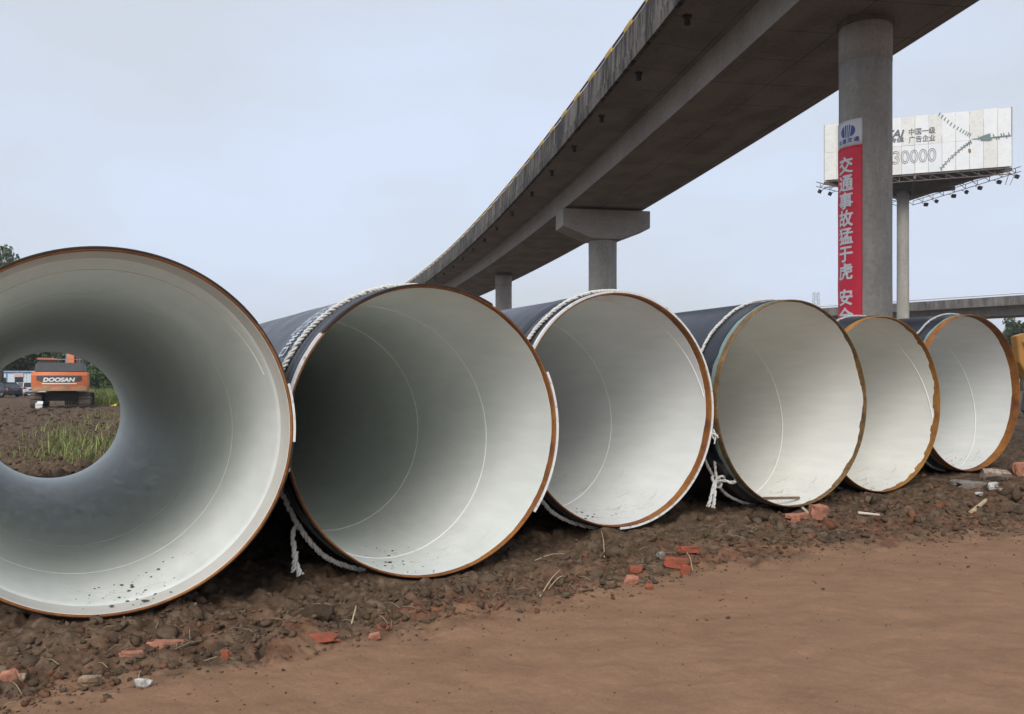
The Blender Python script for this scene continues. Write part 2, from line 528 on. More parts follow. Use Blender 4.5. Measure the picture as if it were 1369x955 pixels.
M_TEAL = paint('teal_primer', (0.17, 0.25, 0.235), 0.6, 0.25, 6, (0.20, 0.15, 0.09))
M_BLOCKER = paint('blocker_dark', (0.05, 0.052, 0.055), 0.6, 0.2)
M_RIMDARK = rust_material('dark_rim', (0.045, 0.030, 0.022), (0.022, 0.019, 0.018), 0.4)
M_SEAM = paint('seam_white', (0.84, 0.84, 0.80), 0.4, 0.05)
M_CHALK = paint('faded_paint', (0.50, 0.55, 0.62), 0.7, 0.2, 6, (0.12, 0.125, 0.135))

NA = 240
def ring_mesh(name, prof, jitter=None, a0=0.0, a1=2 * PI, seg=NA, wob=0.0, seed=0, closed=False):
    """profile [(y, r)] swept round the pipe axis (local y); the pipe's underside is local z = 0.
    jitter: {profile index: (amplitude, seed)} moves that ring's y unevenly"""
    full = abs(a1 - a0 - 2 * PI) < 1e-6
    m = seg if full else seg + 1
    th = a0 + (a1 - a0) * np.arange(m) / seg
    k = len(prof)
    V = np.zeros((m, k, 3))
    for j, (y, r) in enumerate(prof):
        yy = np.full(m, float(y)); rr = np.full(m, float(r))
        if wob: rr = rr + wob * vnoise(np.cos(th) * 1.5 + 5, np.sin(th) * 1.5 + 5, np.full(m, y * 0.8), seed)
        if jitter and j in jitter:
            amp, sd = jitter[j]
            cs, sn = np.cos(th), np.sin(th)
            e = 0.6 * vnoise(cs * 4 + 9, sn * 4 + 9, seed=sd) + 0.35 * vnoise(cs * 14 + 9, sn * 14 + 9, seed=sd + 1) + 0.25 * np.sign(vnoise(cs * 9 + 9, sn * 9 + 9, seed=sd + 2))
            yy = yy + amp * e
        V[:, j] = np.stack([rr * np.cos(th), yy, rr * np.sin(th) + R_OUT], -1)
    V = V.reshape(-1, 3)
    i = np.arange(seg); jn = (i + 1) % m
    fs = []
    kk = k if closed else k - 1
    for q in range(kk):
        q2 = (q + 1) % k
        fs.append(np.stack([i * k + q, jn * k + q, jn * k + q2, i * k + q2], -1))
    me = big_mesh(name, V, np.concatenate(fs), True)
    me.polygons.foreach_set('use_smooth', np.ones(len(me.polygons), bool))
    bm = bmesh.new(); bm.from_mesh(me); bmesh.ops.recalc_face_normals(bm, faces=bm.faces)
    for e in bm.edges:
        if len(e.link_faces) == 2 and e.calc_face_angle(0) > 0.5: e.smooth = False
    bm.to_mesh(me); bm.free()
    return me

def helix_seam(r, y0, turns, pitch, ph, rad=0.006, seg=6, n_per=90, ymax=PIPE_LEN - 0.05):
    n = int(turns * n_per)
    s = np.linspace(0, turns, n)
    th = ph + 2 * PI * s
    y = y0 + pitch * s
    keep = (y > (0.40 if r < 1.16 else 0.10)) & (y < ymax)
    th, y = th[keep], y[keep]
    a = np.linspace(0, 2 * PI, seg, endpoint=False)
    rr = r + rad * 0.7 * np.cos(a)[None, :]
    yy = y[:, None] + rad * 1.5 * np.sin(a)[None, :]
    V = np.stack([rr * np.cos(th)[:, None], yy, rr * np.sin(th)[:, None] + R_OUT], -1).reshape(-1, 3)
    n = len(y); i = np.arange(n - 1)[:, None]; k = np.arange(seg)[None, :]
    Fq = np.stack([i * seg + k, i * seg + (k + 1) % seg, (i + 1) * seg + (k + 1) % seg, (i + 1) * seg + k], -1).reshape(-1, 4)
    return big_mesh('weld_seam', V, Fq, True)

PIPE_SPEC = [
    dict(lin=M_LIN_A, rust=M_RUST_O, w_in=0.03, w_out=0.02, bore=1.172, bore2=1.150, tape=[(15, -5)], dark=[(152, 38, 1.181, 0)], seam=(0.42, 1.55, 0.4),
         label='white lined black steel pipe nearest the camera with an excavator seen through its bore'),
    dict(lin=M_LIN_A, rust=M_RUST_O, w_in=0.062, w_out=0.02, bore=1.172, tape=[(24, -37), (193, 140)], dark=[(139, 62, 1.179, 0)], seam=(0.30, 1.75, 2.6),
         label='large white lined black steel pipe, second from the left, with faded stencil marks on top'),
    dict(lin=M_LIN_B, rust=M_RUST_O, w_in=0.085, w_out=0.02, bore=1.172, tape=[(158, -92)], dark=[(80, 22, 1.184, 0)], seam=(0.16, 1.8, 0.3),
         label='black steel pipe with white rim and orange rust band, third from the left'),
    dict(lin=M_LIN_C, rust=M_RUST_B, w_in=0.06, w_out=0.12, bore=1.172, tape=[], teal=True, seam=(0.1, 2.0, 2.2),
         label='black steel pipe with brown flaking rim and a wooden stick in its bore'),
    dict(lin=M_LIN_C, rust=M_RUST_Y, w_in=0.085, w_out=0.10, bore=1.172, tape=[], seam=(0.5, 2.1, 1.0), teal=False,
         label='black steel pipe with ragged ochre rust rim, second from the right end of the row'),
    dict(lin=M_LIN_B, rust=M_RUST_O, w_in=0.135, w_out=0.15, bore=1.172, tape=[], teal=True, seam=(0.6, 2.1, 5.6),
         label='rightmost black steel pipe with wide orange rust band inside its rim')]

def pipe_matrix(i):
    c, yw, pt = PC[i], PYAW[i], PPIT[i]
    rot = Matrix.Rotation(-yw, 4, 'Z') @ Matrix.Rotation(pt, 4, 'X')
    base = Vector(c) - rot.to_3x3() @ Vector((0, 0, R_OUT))
    return Matrix.Translation(base) @ rot

def build_pipe(i, sp):
    M = pipe_matrix(i)
    root = thing('steel_pipe', sp['label'], 'pipe', M.to_translation(), M.to_euler(), 'steel pipes lying in a row')
    rb = sp['bore']; rb2 = sp.get('bore2', rb); wi, wo = sp['w_in'], sp['w_out']
    jag = (0.25, 0.15, 0.10, 0.40, 0.45, 0.05)[i]
    # outer coating, with wrap ridges near the end
    prof = [(wo, 1.187), (wo + 0.004, 1.199)]
    y = wo + 0.02
    while y < 0.8:
        prof.append((y, R_OUT + random.choice([0, 0.003, 0.006, -0.003, 0.008]) if i < 3 else R_OUT + random.choice([0, 0.001])))
        y += random.choice([0.02, 0.035, 0.05]) if i < 3 else 0.09
    while y < PIPE_LEN - 0.05:
        prof.append((y, R_OUT + random.choice([0, 0.002, 0, -0.001]))); y += random.choice([0.12, 0.3, 0.5])
    prof += [(PIPE_LEN - 0.02, R_OUT), (PIPE_LEN - 0.02, 1.187)]
    link('outer_coating', ring_mesh('outer_coating', prof, {0: (0.006 * (1 if i < 3 else 3), 5 + i), 1: (0.006 * (1 if i < 3 else 3), 5 + i)}, wob=0.003, seed=i), M_COAT, root)
    # bare steel end
    ri = rb + 0.002
    steel = [(wi + 0.12, ri), (0.006, ri), (0.0, ri + 0.004), (0.0, 1.183), (0.010, 1.190), (wo + 0.08, 1.190)]
    link('steel_end_ring', ring_mesh('steel_end_ring', steel), sp['rust'], root)
    fs = [(PIPE_LEN - 0.3, 1.19), (PIPE_LEN, 1.188), (PIPE_LEN, rb2 + 0.003), (PIPE_LEN - 0.1, rb2 + 0.002)]
    link('steel_end_ring', ring_mesh('steel_end_ring_far', fs), sp['rust'], root)
    # white lining of the bore
    ys = list(np.concatenate([[wi], np.linspace(wi + 0.03, 0.5, 8), np.linspace(0.7, PIPE_LEN - 0.012, 36)]))
    if i == 0:
        band = [(wi, rb + 0.002), (wi + 0.002, rb - 0.0015), (0.17, rb - 0.006), (0.235, rb - 0.012)]
        link('primer_band', ring_mesh('primer_band', band, {0: (0.004, 3), 1: (0.004, 3)}), M_PRIMER, root)
        lp = [(0.235, rb - 0.012), (0.275, rb - 0.021), (0.33, rb2)] + [(yy, rb2) for yy in ys if yy > 0.36]
        link('lining', ring_mesh('lining', lp, None, wob=0.0008, seed=20), sp['lin'], root)
    else:
        lp = [(wi, rb + 0.002), (wi + 0.001, rb - 0.001)] + [(yy, rb - 0.0015) for yy in ys[1:]]
        link('lining', ring_mesh('lining', lp, {0: (wi * jag, 31 + i * 5), 1: (wi * jag, 31 + i * 5)}, wob=0.0008, seed=20 + i), sp['lin'], root)
    if i > 0:   # added light blocker on the unseen far end, darkens the bore
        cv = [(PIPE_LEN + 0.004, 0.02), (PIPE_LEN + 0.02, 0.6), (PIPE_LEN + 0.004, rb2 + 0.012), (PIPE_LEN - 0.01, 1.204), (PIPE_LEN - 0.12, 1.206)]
        link('bore_light_blocker', ring_mesh('bore_light_blocker', cv, seg=64), M_BLOCKER, root)
    y0, pitch, ph = sp['seam']
    link('weld_seam', helix_seam(rb2 - 0.003, y0 - pitch, 7.5, pitch, ph, 0.004 if i == 0 else 0.006, ymax=3.4 if i == 0 else 4.3), M_SEAM, root)
    for (d1, d0) in sp['tape']:
        a0, a1 = math.radians(d0), math.radians(d1)
        to = 1.206 if i == 0 else 1.211
        tp = [(-0.004, 1.190), (-0.006, to), (0.05, 1.2045 if i == 0 else 1.2075), (0.05, 1.203), (0.004, 1.19)]
        link('edge_strip', ring_mesh('edge_strip', tp, {2: (0.006, 60 + i), 3: (0.006, 60 + i)}, a0, a1, seg=90, closed=True), M_TAPE, root)
    for (d1, d0, r0, yb) in sp.get('dark', []):  # dark brown arcs over the upper part of the rim
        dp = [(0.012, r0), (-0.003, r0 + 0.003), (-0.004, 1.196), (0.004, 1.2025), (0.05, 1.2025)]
        link('dark_rim_arc', ring_mesh('dark_rim_arc', dp, {4: (0.01, 80 + i), 0: (0.006, 81)}, math.radians(d0), math.radians(d1), seg=90), M_RIMDARK, root)
    if sp.get('teal'):
        tb = [(wo - 0.045, 1.1905), (wo - 0.044, 1.1925), (wo + 0.03, 1.1935)]
        link('primer_band', ring_mesh('primer_band', tb, {0: (0.008, 71 + i), 1: (0.008, 71 + i)}), M_TEAL, root)
    return root
ROOTS = [build_pipe(i, sp) for i, sp in enumerate(PIPE_SPEC)]

# faded stencil lettering on top of the second pipe: blocky strokes on the coating
def stencil():
    mb = MB(); rnd = random.Random(4)
    def patch(th, y, dth, dy):
        r = R_OUT + 0.0135
        n = 3
        vs = []
        for k in range(n + 1):
            a = th + dth * k / n
            for yy in (y, y + dy): vs.append((r * math.cos(a), yy, r * math.sin(a) + R_OUT))
        mb.add(vs, [(2 * k, 2 * k + 1, 2 * k + 3, 2 * k + 2) for k in range(n)])
    th = math.radians(117)
    for ch in range(9):
        w = 0.055 if ch < 7 else 0.10
        y0 = 0.66
        for row in range(2 if ch < 7 else 1):
            hgt = 0.11 if ch < 7 else 0.16
            yb = y0 + row * 0.16
            for (u, v, du, dv) in rnd.sample([(0, 0, 1, .18), (0, .42, 1, .16), (0, .82, 1, .18), (0, 0, .2, 1), (.8, 0, .2, 1), (.4, 0, .2, 1)], 4):
                patch(th + u * w * 0.8, yb + v * hgt, du * w * 0.8, dv * hgt)
        th += w
    o = mb.build('stencil_lettering', M_CHALK, ROOTS[1])
    tag(o, 'faded pale stencil lettering')
stencil()

# ------------------------------------------------------------------ elevated viaduct
CC = [-1.07797682e-06, -4.36398393e-04, -1.19976011e-01, 14.2792851]
ZS = CAM_Z + 11.0                                    # underside of the girder
def cl(Y): return np.polyval(CC, Y)
def cl_frame(Y):
    s = float(np.polyval(np.polyder(CC), Y)); k = math.hypot(1, s)
    return Vector((float(cl(Y)), Y, 0)), Vector((s / k, 1 / k, 0)), Vector((1 / k, -s / k, 0))   # point, along, across (right)

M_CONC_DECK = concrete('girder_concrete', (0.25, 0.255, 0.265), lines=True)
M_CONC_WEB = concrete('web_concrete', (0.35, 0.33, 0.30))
M_CONC_PIER = concrete('pier_concrete', (0.36, 0.345, 0.315), 0.25, True, dark=(0.16, 0.15, 0.13))
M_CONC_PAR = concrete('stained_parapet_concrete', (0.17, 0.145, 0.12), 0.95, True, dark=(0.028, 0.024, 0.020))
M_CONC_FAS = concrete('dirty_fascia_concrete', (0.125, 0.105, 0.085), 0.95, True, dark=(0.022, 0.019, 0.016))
M_YELLOW = paint('yellow_paint', (0.55, 0.33, 0.03), 0.6, 0.2, 3, (0.2, 0.14, 0.06))
M_RAIL = paint('rusty_rail', (0.22, 0.13, 0.08), 0.7, 0.3, 5)
M_BLACK = paint('black_plastic', (0.012, 0.012, 0.013), 0.6, 0.3)
M_DECKTOP = paint('asphalt', (0.05, 0.05, 0.05), 0.9, 0.2)

STATIONS = [-30.0]
while STATIONS[-1] < 210: STATIONS.append(STATIONS[-1] + (1.0 if STATIONS[-1] < 130 else 3.0))
ARC = [0.0]
for a, b in zip(STATIONS[:-1], STATIONS[1:]):
    ARC.append(ARC[-1] + (cl_frame(b)[0] - cl_frame(a)[0]).length)

def sweep(name, sec, mat, parent, ys=None, closed=True, smooth=False):
    """section [(offset, z)] swept along the viaduct, with UV = metres along / across"""
    ys = ys or STATIONS
    V = []; n = len(sec)
    for Y in ys:
        p, al, ac = cl_frame(Y)
        for o, z in sec: V.append((p.x + ac.x * o, p.y + ac.y * o, ZS + z))
    fs = []; k = n if closed else n - 1
    for i in range(len(ys) - 1):
        for q in range(k): fs.append((i * n + q, i * n + (q + 1) % n, (i + 1) * n + (q + 1) % n, (i + 1) * n + q))
    if closed:
        fs.append(tuple(range(n))[::-1]); fs.append(tuple((len(ys) - 1) * n + q for q in range(n)))
    me = bpy.data.meshes.new(name); me.from_pydata(V, [], fs)
    bm = bmesh.new(); bm.from_mesh(me)
    uvl = bm.loops.layers.uv.new('uv')
    arc = np.interp(ys, STATIONS, ARC)
    acr = [0.0]
    for q in range(1, n): acr.append(sec[q][0])
    acr[0] = sec[0][0]
    for fc in bm.faces:
        fc.smooth = smooth
        for lp in fc.loops:
            vi = lp.vert.index; lp[uvl].uv = (arc[vi // n], acr[vi % n])
    bmesh.ops.recalc_face_normals(bm, faces=bm.faces)
    bm.to_mesh(me); bm.free()
    return link(name, me, mat, parent)

via = thing('viaduct', 'curving grey concrete road viaduct on round piers passing high above the pipes', 'bridge', (0, 0, 0))
HW = 2.577
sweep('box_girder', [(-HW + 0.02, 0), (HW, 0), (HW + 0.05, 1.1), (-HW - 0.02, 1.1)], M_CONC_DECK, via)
sweep('girder_web', [(-HW - 0.004, -0.004), (-HW + 0.018, -0.004), (-HW - 0.03, 1.12), (-HW - 0.05, 1.12)], M_CONC_WEB, via)
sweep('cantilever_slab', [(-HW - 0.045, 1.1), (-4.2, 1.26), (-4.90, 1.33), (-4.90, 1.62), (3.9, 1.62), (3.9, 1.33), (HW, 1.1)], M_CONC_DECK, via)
sweep('road_surface', [(-4.85, 1.63), (3.85, 1.63), (3.85, 1.67), (-4.85, 1.67)], M_DECKTOP, via)
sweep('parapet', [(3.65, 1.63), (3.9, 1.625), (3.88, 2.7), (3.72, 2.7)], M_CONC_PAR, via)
PITCH = 2.9
Ys = []
yy = 12.0
while yy < 150:
    Ys.append(yy); yy += PITCH / math.hypot(1, float(np.polyval(np.polyder(CC), yy)))
for k, (a, b) in enumerate(zip(Ys[:-1], Ys[1:])):
    g = 0.02
    jit = random.uniform(-0.008, 0.008)
    seg = [a + g, (a + b) / 2, b - g]
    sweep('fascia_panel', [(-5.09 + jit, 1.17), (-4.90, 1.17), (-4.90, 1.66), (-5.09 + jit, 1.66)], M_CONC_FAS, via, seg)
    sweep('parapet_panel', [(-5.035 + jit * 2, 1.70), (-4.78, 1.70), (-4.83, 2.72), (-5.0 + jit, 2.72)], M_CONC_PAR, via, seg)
    p, al, ac = cl_frame(a + 0.45)
    c = p + ac * -4.95
    mb = MB(); mb.box((c.x, c.y, ZS + 2.835), (0.10, 1.0, 0.225), rz=math.atan2(al.y, al.x) - PI / 2)
    mb.build('rail_post', M_YELLOW, via, 0.01)
mbr = MB()
mbr.tube([cl_frame(Y)[0] + cl_frame(Y)[2] * -4.90 + Vector((0, 0, ZS + 2.965)) for Y in np.arange(10, 150, 1.5)], 0.05, 8)
mbr.build('top_rail', M_RAIL, via)
for Y in [31.3, 37, 42.9, 48.4, 54, 60, 67.0, 73.5, 79.4, 85.3, 91.4, 97.6, 104, 110]:
    Y = Y * 0.973
    p, al, ac = cl_frame(Y)
    c = p + ac * -4.35
    mb = MB(); mb.tube([(c.x, c.y, ZS + 1.35), (c.x, c.y, ZS + 0.98)], 0.10, 12)
    mb.tube([(c.x, c.y, ZS + 1.29), (c.x, c.y, ZS + 1.25)], 0.17, 12)
    mb.build('drain_pipe', M_BLACK, via)

def pier(Y, R, zt, cap=False, shift=0.0):
    p, al, ac = cl_frame(Y)
    p = p + ac * shift
    mb = MB()
    zj = 11.25
    z0 = -0.6
    prof = [(R, z0)] + [(R + random.uniform(-0.004, 0.004), z) for z in np.arange(0.5, zj - 0.3, 0.9)] + [(R, zj - 0.02), (R - 0.018, zj - 0.01), (R - 0.018, zj + 0.01), (R + 0.006, zj + 0.02), (R + 0.004, zt - 0.05), (R - 0.04, zt), (0.01, zt)]
    mb.lathe(prof, 56)
    o = mb.build('pier', M_CONC_PIER, via)
    o.location = (p.x, p.y, 0)
    rz = math.atan2(al.y, al.x) - PI / 2
    if cap:
        mc = MB(); hw, hd = 2.85, 1.0
        mc.prism([(-hw, ZS - 0.16), (hw, ZS - 0.16), (hw, ZS - 1.25), (0.95, ZS - 2.0), (-0.95, ZS - 2.0), (-hw, ZS - 1.25)], -hd, hd)
        c = mc.build('pier_cap', M_CONC_WEB, o, 0.03); c.rotation_euler = (0, 0, rz)
        for s in (-1.6, 1.6):
            mbb = MB().box((s, 0, ZS - 0.08), (0.7, 0.7, 0.165)); c2 = mbb.build('bearing', M_BLACK, o); c2.rotation_euler = (0, 0, rz)
    else:
        mbb = MB().box((0, 0, (zt + ZS) / 2), (R * 1.9, R * 1.05, ZS - zt + 0.01)); c2 = mbb.build('bearing', M_CONC_DECK, o); c2.rotation_euler = (0, 0, rz)
    return o
PIER_A = pier(27.09, 0.765, ZS - 0.22, shift=0.10)
pier(57.02, 0.90, ZS - 1.99, True)
pier(90.05, 0.83, ZS - 0.30)
pier(124.0, 0.83, ZS - 0.30)
pier(158.0, 0.83, ZS - 0.30)

# ------------------------------------------------------------------ lettering
def text_mesh(body, size=1.0, bold=0.0, shear=0.0, outline=0.0, align='CENTER', extrude=0.0, thick=0.0):
    cu = bpy.data.curves.new('lettering', 'FONT')
    cu.body = body; cu.size = size; cu.align_x = align; cu.align_y = 'CENTER'; cu.shear = shear; cu.offset = bold
    cu.resolution_u = 6; cu.extrude = extrude
    if outline:
        cu.fill_mode = 'NONE' if hasattr(cu, 'fill_mode') else cu.fill_mode
        cu.bevel_depth = outline; cu.bevel_resolution = 0
    ob = bpy.data.objects.new('lettering', cu); COL.objects.link(ob)
    dg = bpy.context.evaluated_depsgraph_get()
    me = bpy.data.meshes.new_from_object(ob.evaluated_get(dg))
    if thick:      # heavier strokes: the glyph laid over itself a little shifted
        bm = bmesh.new()
        for k, (dx, dy) in enumerate(((0, 0), (thick, 0), (-thick, 0), (0, thick), (0, -thick), (thick * .7, thick * .7), (-thick * .7, -thick * .7), (thick * .7, -thick * .7), (-thick * .7, thick * .7))):
            n0 = len(bm.verts); bm.from_mesh(me); bm.verts.ensure_lookup_table()
            for v in bm.verts[n0:]: v.co += Vector((dx, dy, k * 0.0004))
        bm.to_mesh(me); bm.free()
    bpy.data.objects.remove(ob); bpy.data.curves.remove(cu)
    me.materials.clear()
    return me

M_RED = paint('red_banner', (0.60, 0.012, 0.040), 0.55, 0.08, 2.5)
M_BWHITE = paint('banner_white', (0.62, 0.63, 0.65), 0.5, 0.05, 4)
M_BLUE = paint('banner_blue', (0.035, 0.065, 0.30), 0.5, 0.1)
pA = PIER_A.location.copy()
vA = Vector((pA.x, pA.y, 0)).normalized(); rA = Vector((vA.y, -vA.x, 0))
def on_pier(phi, z, off=0.012):
    r = 0.765 + off
    return Vector((pA.x, pA.y, 0)) + (vA * -math.cos(phi) + rA * math.sin(phi)) * r + Vector((0, 0, z))
def bend(me, phi0, z0, off, xs=1.12):
    """lay a flat lettering mesh (x right, y up, metres) round the pier"""
    bm = bmesh.new(); bm.from_mesh(me)
    for k in range(-8, 9):
        bmesh.ops.bisect_plane(bm, geom=bm.verts[:] + bm.edges[:] + bm.faces[:], plane_co=(k * 0.07, 0, 0), plane_no=(1, 0, 0))
    for v in bm.verts:
        v.co = on_pier(phi0 + v.co.x * xs / 0.78, z0 + v.co.y, off + v.co.z) - BAN
    bm.to_mesh(me); bm.free()
    return me
BAN = on_pier(math.radians(-50), 2.3)
ban = thing('hanging_banner', 'tall red banner with white lettering and white head wrapped on the nearest round pier', 'banner', BAN)
def sheet(z0, z1, p0, p1, off, n=24, th=0.004):
    """cloth lying on the pier, with slight creases, closed at the back"""
    m = max(3, int((z1 - z0) / 0.14)); V = []
    ph = np.linspace(p0, p1, n + 1); zz = np.linspace(z0, z1, m + 1)
    for layer in (1, 0):
        for i, z in enumerate(zz):
            for k, q in enumerate(ph):
                w = 0.007 * float(fbm2(np.array([k * 0.33 + 2.0]), np.array([z * 1.3]), 2, seed=55)[0]) + 0.003
                V.append(on_pier(q, z, max(off + w, 0.004) + th * layer) - BAN)
    w_ = n + 1; N = (m + 1) * w_; fs = []
    for i in range(m):
        for k in range(n):
            q = i * w_ + k
            fs += [(q, q + 1, q + 1 + w_, q + w_), (N + q, N + q + w_, N + q + 1 + w_, N + q + 1)]
    for k in range(n): fs += [(k, N + k, N + k + 1, k + 1), (m * w_ + k, m * w_ + k + 1, N + m * w_ + k + 1, N + m * w_ + k)]
    for i in range(m): fs += [(i * w_, (i + 1) * w_, N + (i + 1) * w_, N + i * w_), (i * w_ + n, N + i * w_ + n, N + (i + 1) * w_ + n, (i + 1) * w_ + n)]
    return MB().add(V, fs, True)
P0, P1 = math.radians(-97), math.radians(-6)
sheet(2.3, 8.66, P0, P1, 0.012).build('red_cloth', M_RED, ban)
sheet(8.655, 9.45, P0, P1, 0.010).build('white_head', M_BWHITE, ban)
for k, ch in enumerate('交通事故猛于虎'):
    link('lettering', bend(text_mesh(ch, 0.52, thick=0.014), math.radians(-46), 8.07 - 0.533 * k, 0.032), M_BWHITE, ban)
for k, ch in enumerate('安全'):
    link('lettering', bend(text_mesh(ch, 0.52, thick=0.014), math.radians(-46), 4.09 - 0.56 * k, 0.032), M_BWHITE, ban)
for k, ch in enumerate('公路交通'):
    link('lettering', bend(text_mesh(ch, 0.15, thick=0.004), math.radians(-62 + 14.5 * k), 8.83, 0.030), M_BLUE, ban)
def logo():
    mb = MB(); R = 0.205
    def poly(pts): mb.add([(x, y, 0) for x, y in pts], [tuple(range(len(pts)))])
    cuts = [(-1.0, -0.50, -1.0, -0.36), (-0.36, -0.16, -0.22, -0.13), (-0.03, 0.10, -0.02, 0.03), (0.28, 0.44, 0.14, 0.22), (0.62, 1.0, 0.34, 1.0)]
    for t0, t1, b0, b1 in cuts:
        L = []; Rr = []
        for j in range(13):
            v = -0.94 + 1.88 * j / 12
            w = math.sqrt(1 - v * v); f = (v + 1) / 2
            lo = b0 + (t0 - b0) * f; hi = b1 + (t1 - b1) * f
            L.append((max(lo, -w) * R * 1.12, v * R)); Rr.append((min(hi, w) * R * 1.12, v * R))
        for j in range(12):
            if Rr[j][0] > L[j][0] and Rr[j + 1][0] > L[j + 1][0]: poly([L[j], Rr[j], Rr[j + 1], L[j + 1]])
    return mb.mesh('emblem')
link('emblem', bend(logo(), math.radians(-40), 9.12, 0.030), M_BLUE, ban)

# ------------------------------------------------------------------ billboard (three sided, on a single column)
BA, BB = Vector((34.65, 98.5, 0)), Vector((51.8, 92.0, 0))
BZ0, BZ1 = 23.9, 30.05
b_dir = (BB - BA).normalized(); b_nor = Vector((-b_dir.y, b_dir.x, 0))     # away from the camera
BC = (BA + BB) / 2 + b_nor * 15.2
b_len = (BB - BA).length
M_BSHEET = [paint('billboard_sheet', (0.74, 0.76, 0.76), 0.55, 0.04, 1.2, (0.66, 0.66, 0.62)),
            paint('billboard_sheet_yellowed', (0.69, 0.69, 0.65), 0.55, 0.06, 1.2, (0.58, 0.55, 0.47)),
            paint('billboard_sheet_grey', (0.70, 0.73, 0.74), 0.55, 0.05, 1.5)]
M_STEEL = paint('weathered_steel', (0.10, 0.085, 0.075), 0.7, 0.3, 2, (0.17, 0.10, 0.06))
M_DARKST = paint('dark_steel', (0.045, 0.042, 0.042), 0.7, 0.3, 2)
M_INK = paint('grey_ink', (0.12, 0.125, 0.13), 0.6, 0.15)
M_INK2 = paint('green_grey_ink', (0.14, 0.19, 0.19), 0.6, 0.15)
M_POLE = concrete('billboard_pole_paint', (0.37, 0.355, 0.31), 0.35, True, dark=(0.2, 0.17, 0.13))
bb = thing('billboard', 'big peeling white billboard on a single tall column behind the nearest pier', 'billboard', ((BA + BB + BC) / 3).to_tuple()[:2] + (0,))
b_org = bb.location.copy()
def bpt(u, z, off=0.0):
    """point on the front face: u metres from the left edge, off metres towards the camera"""
    p = BA + b_dir * u - b_nor * off
    return Vector((p.x, p.y, z)) - b_org
def b_pix(px, py):
    k = (px - 684.5) / F; d = BB - BA
    t = (k * BA.y - BA.x) / (d.x - k * d.y)
    Y = BA.y + d.y * t
    return t * b_len, CAM_Z + (HORIZON - py) / F * Y
edges = [0.0]
while edges[-1] < b_len - 0.4: edges.append(edges[-1] + b_len / 14)
rb_ = random.Random(11)
for a, b in zip(edges[:-1], edges[1:]):
    for z0, z1 in ((BZ0, 26.95), (26.95, BZ1)):
        off = rb_.uniform(0.0, 0.05); off2 = rb_.uniform(0.0, 0.05)
        mb = MB()
        zt = z1 if z1 < BZ1 else z1 + rb_.uniform(-0.04, 0.04)
        q = [bpt(a + 0.012, z0 + 0.01, off), bpt(b - 0.012, z0 + 0.01, off2), bpt(b - 0.012, zt - 0.01, off2), bpt(a + 0.012, zt - 0.01, off)]
        q2 = [p + b_nor * 0.04 for p in q]
        mb.add(q + q2, [(0, 1, 2, 3), (7, 6, 5, 4), (0, 4, 5, 1), (1, 5, 6, 2), (2, 6, 7, 3), (3, 7, 4, 0)])
        w = rb_.random()
        m = M_BSHEET[1] if (a < 2.6 or w > 0.85) else (M_BSHEET[2] if w > 0.7 else M_BSHEET[0])
        mb.build('sheet_panel', m, bb)
mb = MB()
for s0, s1 in ((BB, BC), (BC, BA)):
    dv = (s1 - s0).normalized(); nn = Vector((dv.y, -dv.x, 0))
    a, b = s0 - b_org + nn * 0.0, s1 - b_org
    mb.bar((a.x, a.y, (BZ0 + BZ1) / 2), (b.x, b.y, (BZ0 + BZ1) / 2), 0.08, BZ1 - BZ0)
mb.build('back_face', M_DARKST, bb)
# the frame behind and under the sheets
mb = MB()
loc = lambda p, z: (p.x - b_org.x, p.y - b_org.y, z)
for z in (BZ0 - 0.12, BZ0 + 3.0, BZ1 - 0.2):
    for s0, s1 in ((BA, BB), (BB, BC), (BC, BA)):
        ins = ((BA + BB + BC) / 3)
        mb.bar(loc(s0 + (ins - s0) * 0.03, z), loc(s1 + (ins - s1) * 0.03, z), 0.16)
for k in range(1, 12):
    t = k / 12
    mb.bar(loc(BA.lerp(BB, t), BZ0 - 0.16), loc(BC.lerp(BB, t) if k > 6 else BA.lerp(BC, t), BZ0 - 0.16), 0.10, 0.2)
    mb.bar(loc(BA.lerp(BB, t) + b_nor * 0.25, BZ0 - 0.6), loc(BA.lerp(BB, t) + b_nor * 0.25, BZ1), 0.10)
cen = (BA + BB + BC) / 3
for q in (BA, BB, BC):
    mb.bar(loc(cen, BZ0 - 1.1), loc(q, BZ0 - 0.3), 0.22, 0.35)
for q, r2 in ((BA, BB), (BB, BC), (BC, BA)):
    mb.bar(loc(cen, BZ0 - 1.2), loc((q + r2) / 2, BZ0 - 0.4), 0.25, 0.4)
for k in range(14):
    t = k / 14; a = BA.lerp(BB, t) + b_nor * 0.2; b = BA.lerp(BB, t + 1 / 14) + b_nor * 0.2
    mb.bar(loc(a, BZ0 - 0.15), loc(b, BZ0 - 0.75), 0.06)
mb.bar(loc(BA + b_nor * 0.2, BZ0 - 0.75), loc(BB + b_nor * 0.2, BZ0 - 0.75), 0.10)
mb.build('steel_frame', M_STEEL, bb)
mb = MB(); tri = [loc(BA + (cen - BA) * 0.1, BZ0 - 0.05), loc(BB + (cen - BB) * 0.06, BZ0 - 0.05), loc(BC + (cen - BC) * 0.1, BZ0 - 0.05)]
mb.add(tri + [(x, y, z + 0.06) for x, y, z in tri], [(0, 1, 2), (5, 4, 3), (0, 3, 4, 1), (1, 4, 5, 2), (2, 5, 3, 0)])
mb.build('floor_plate', M_DARKST, bb)
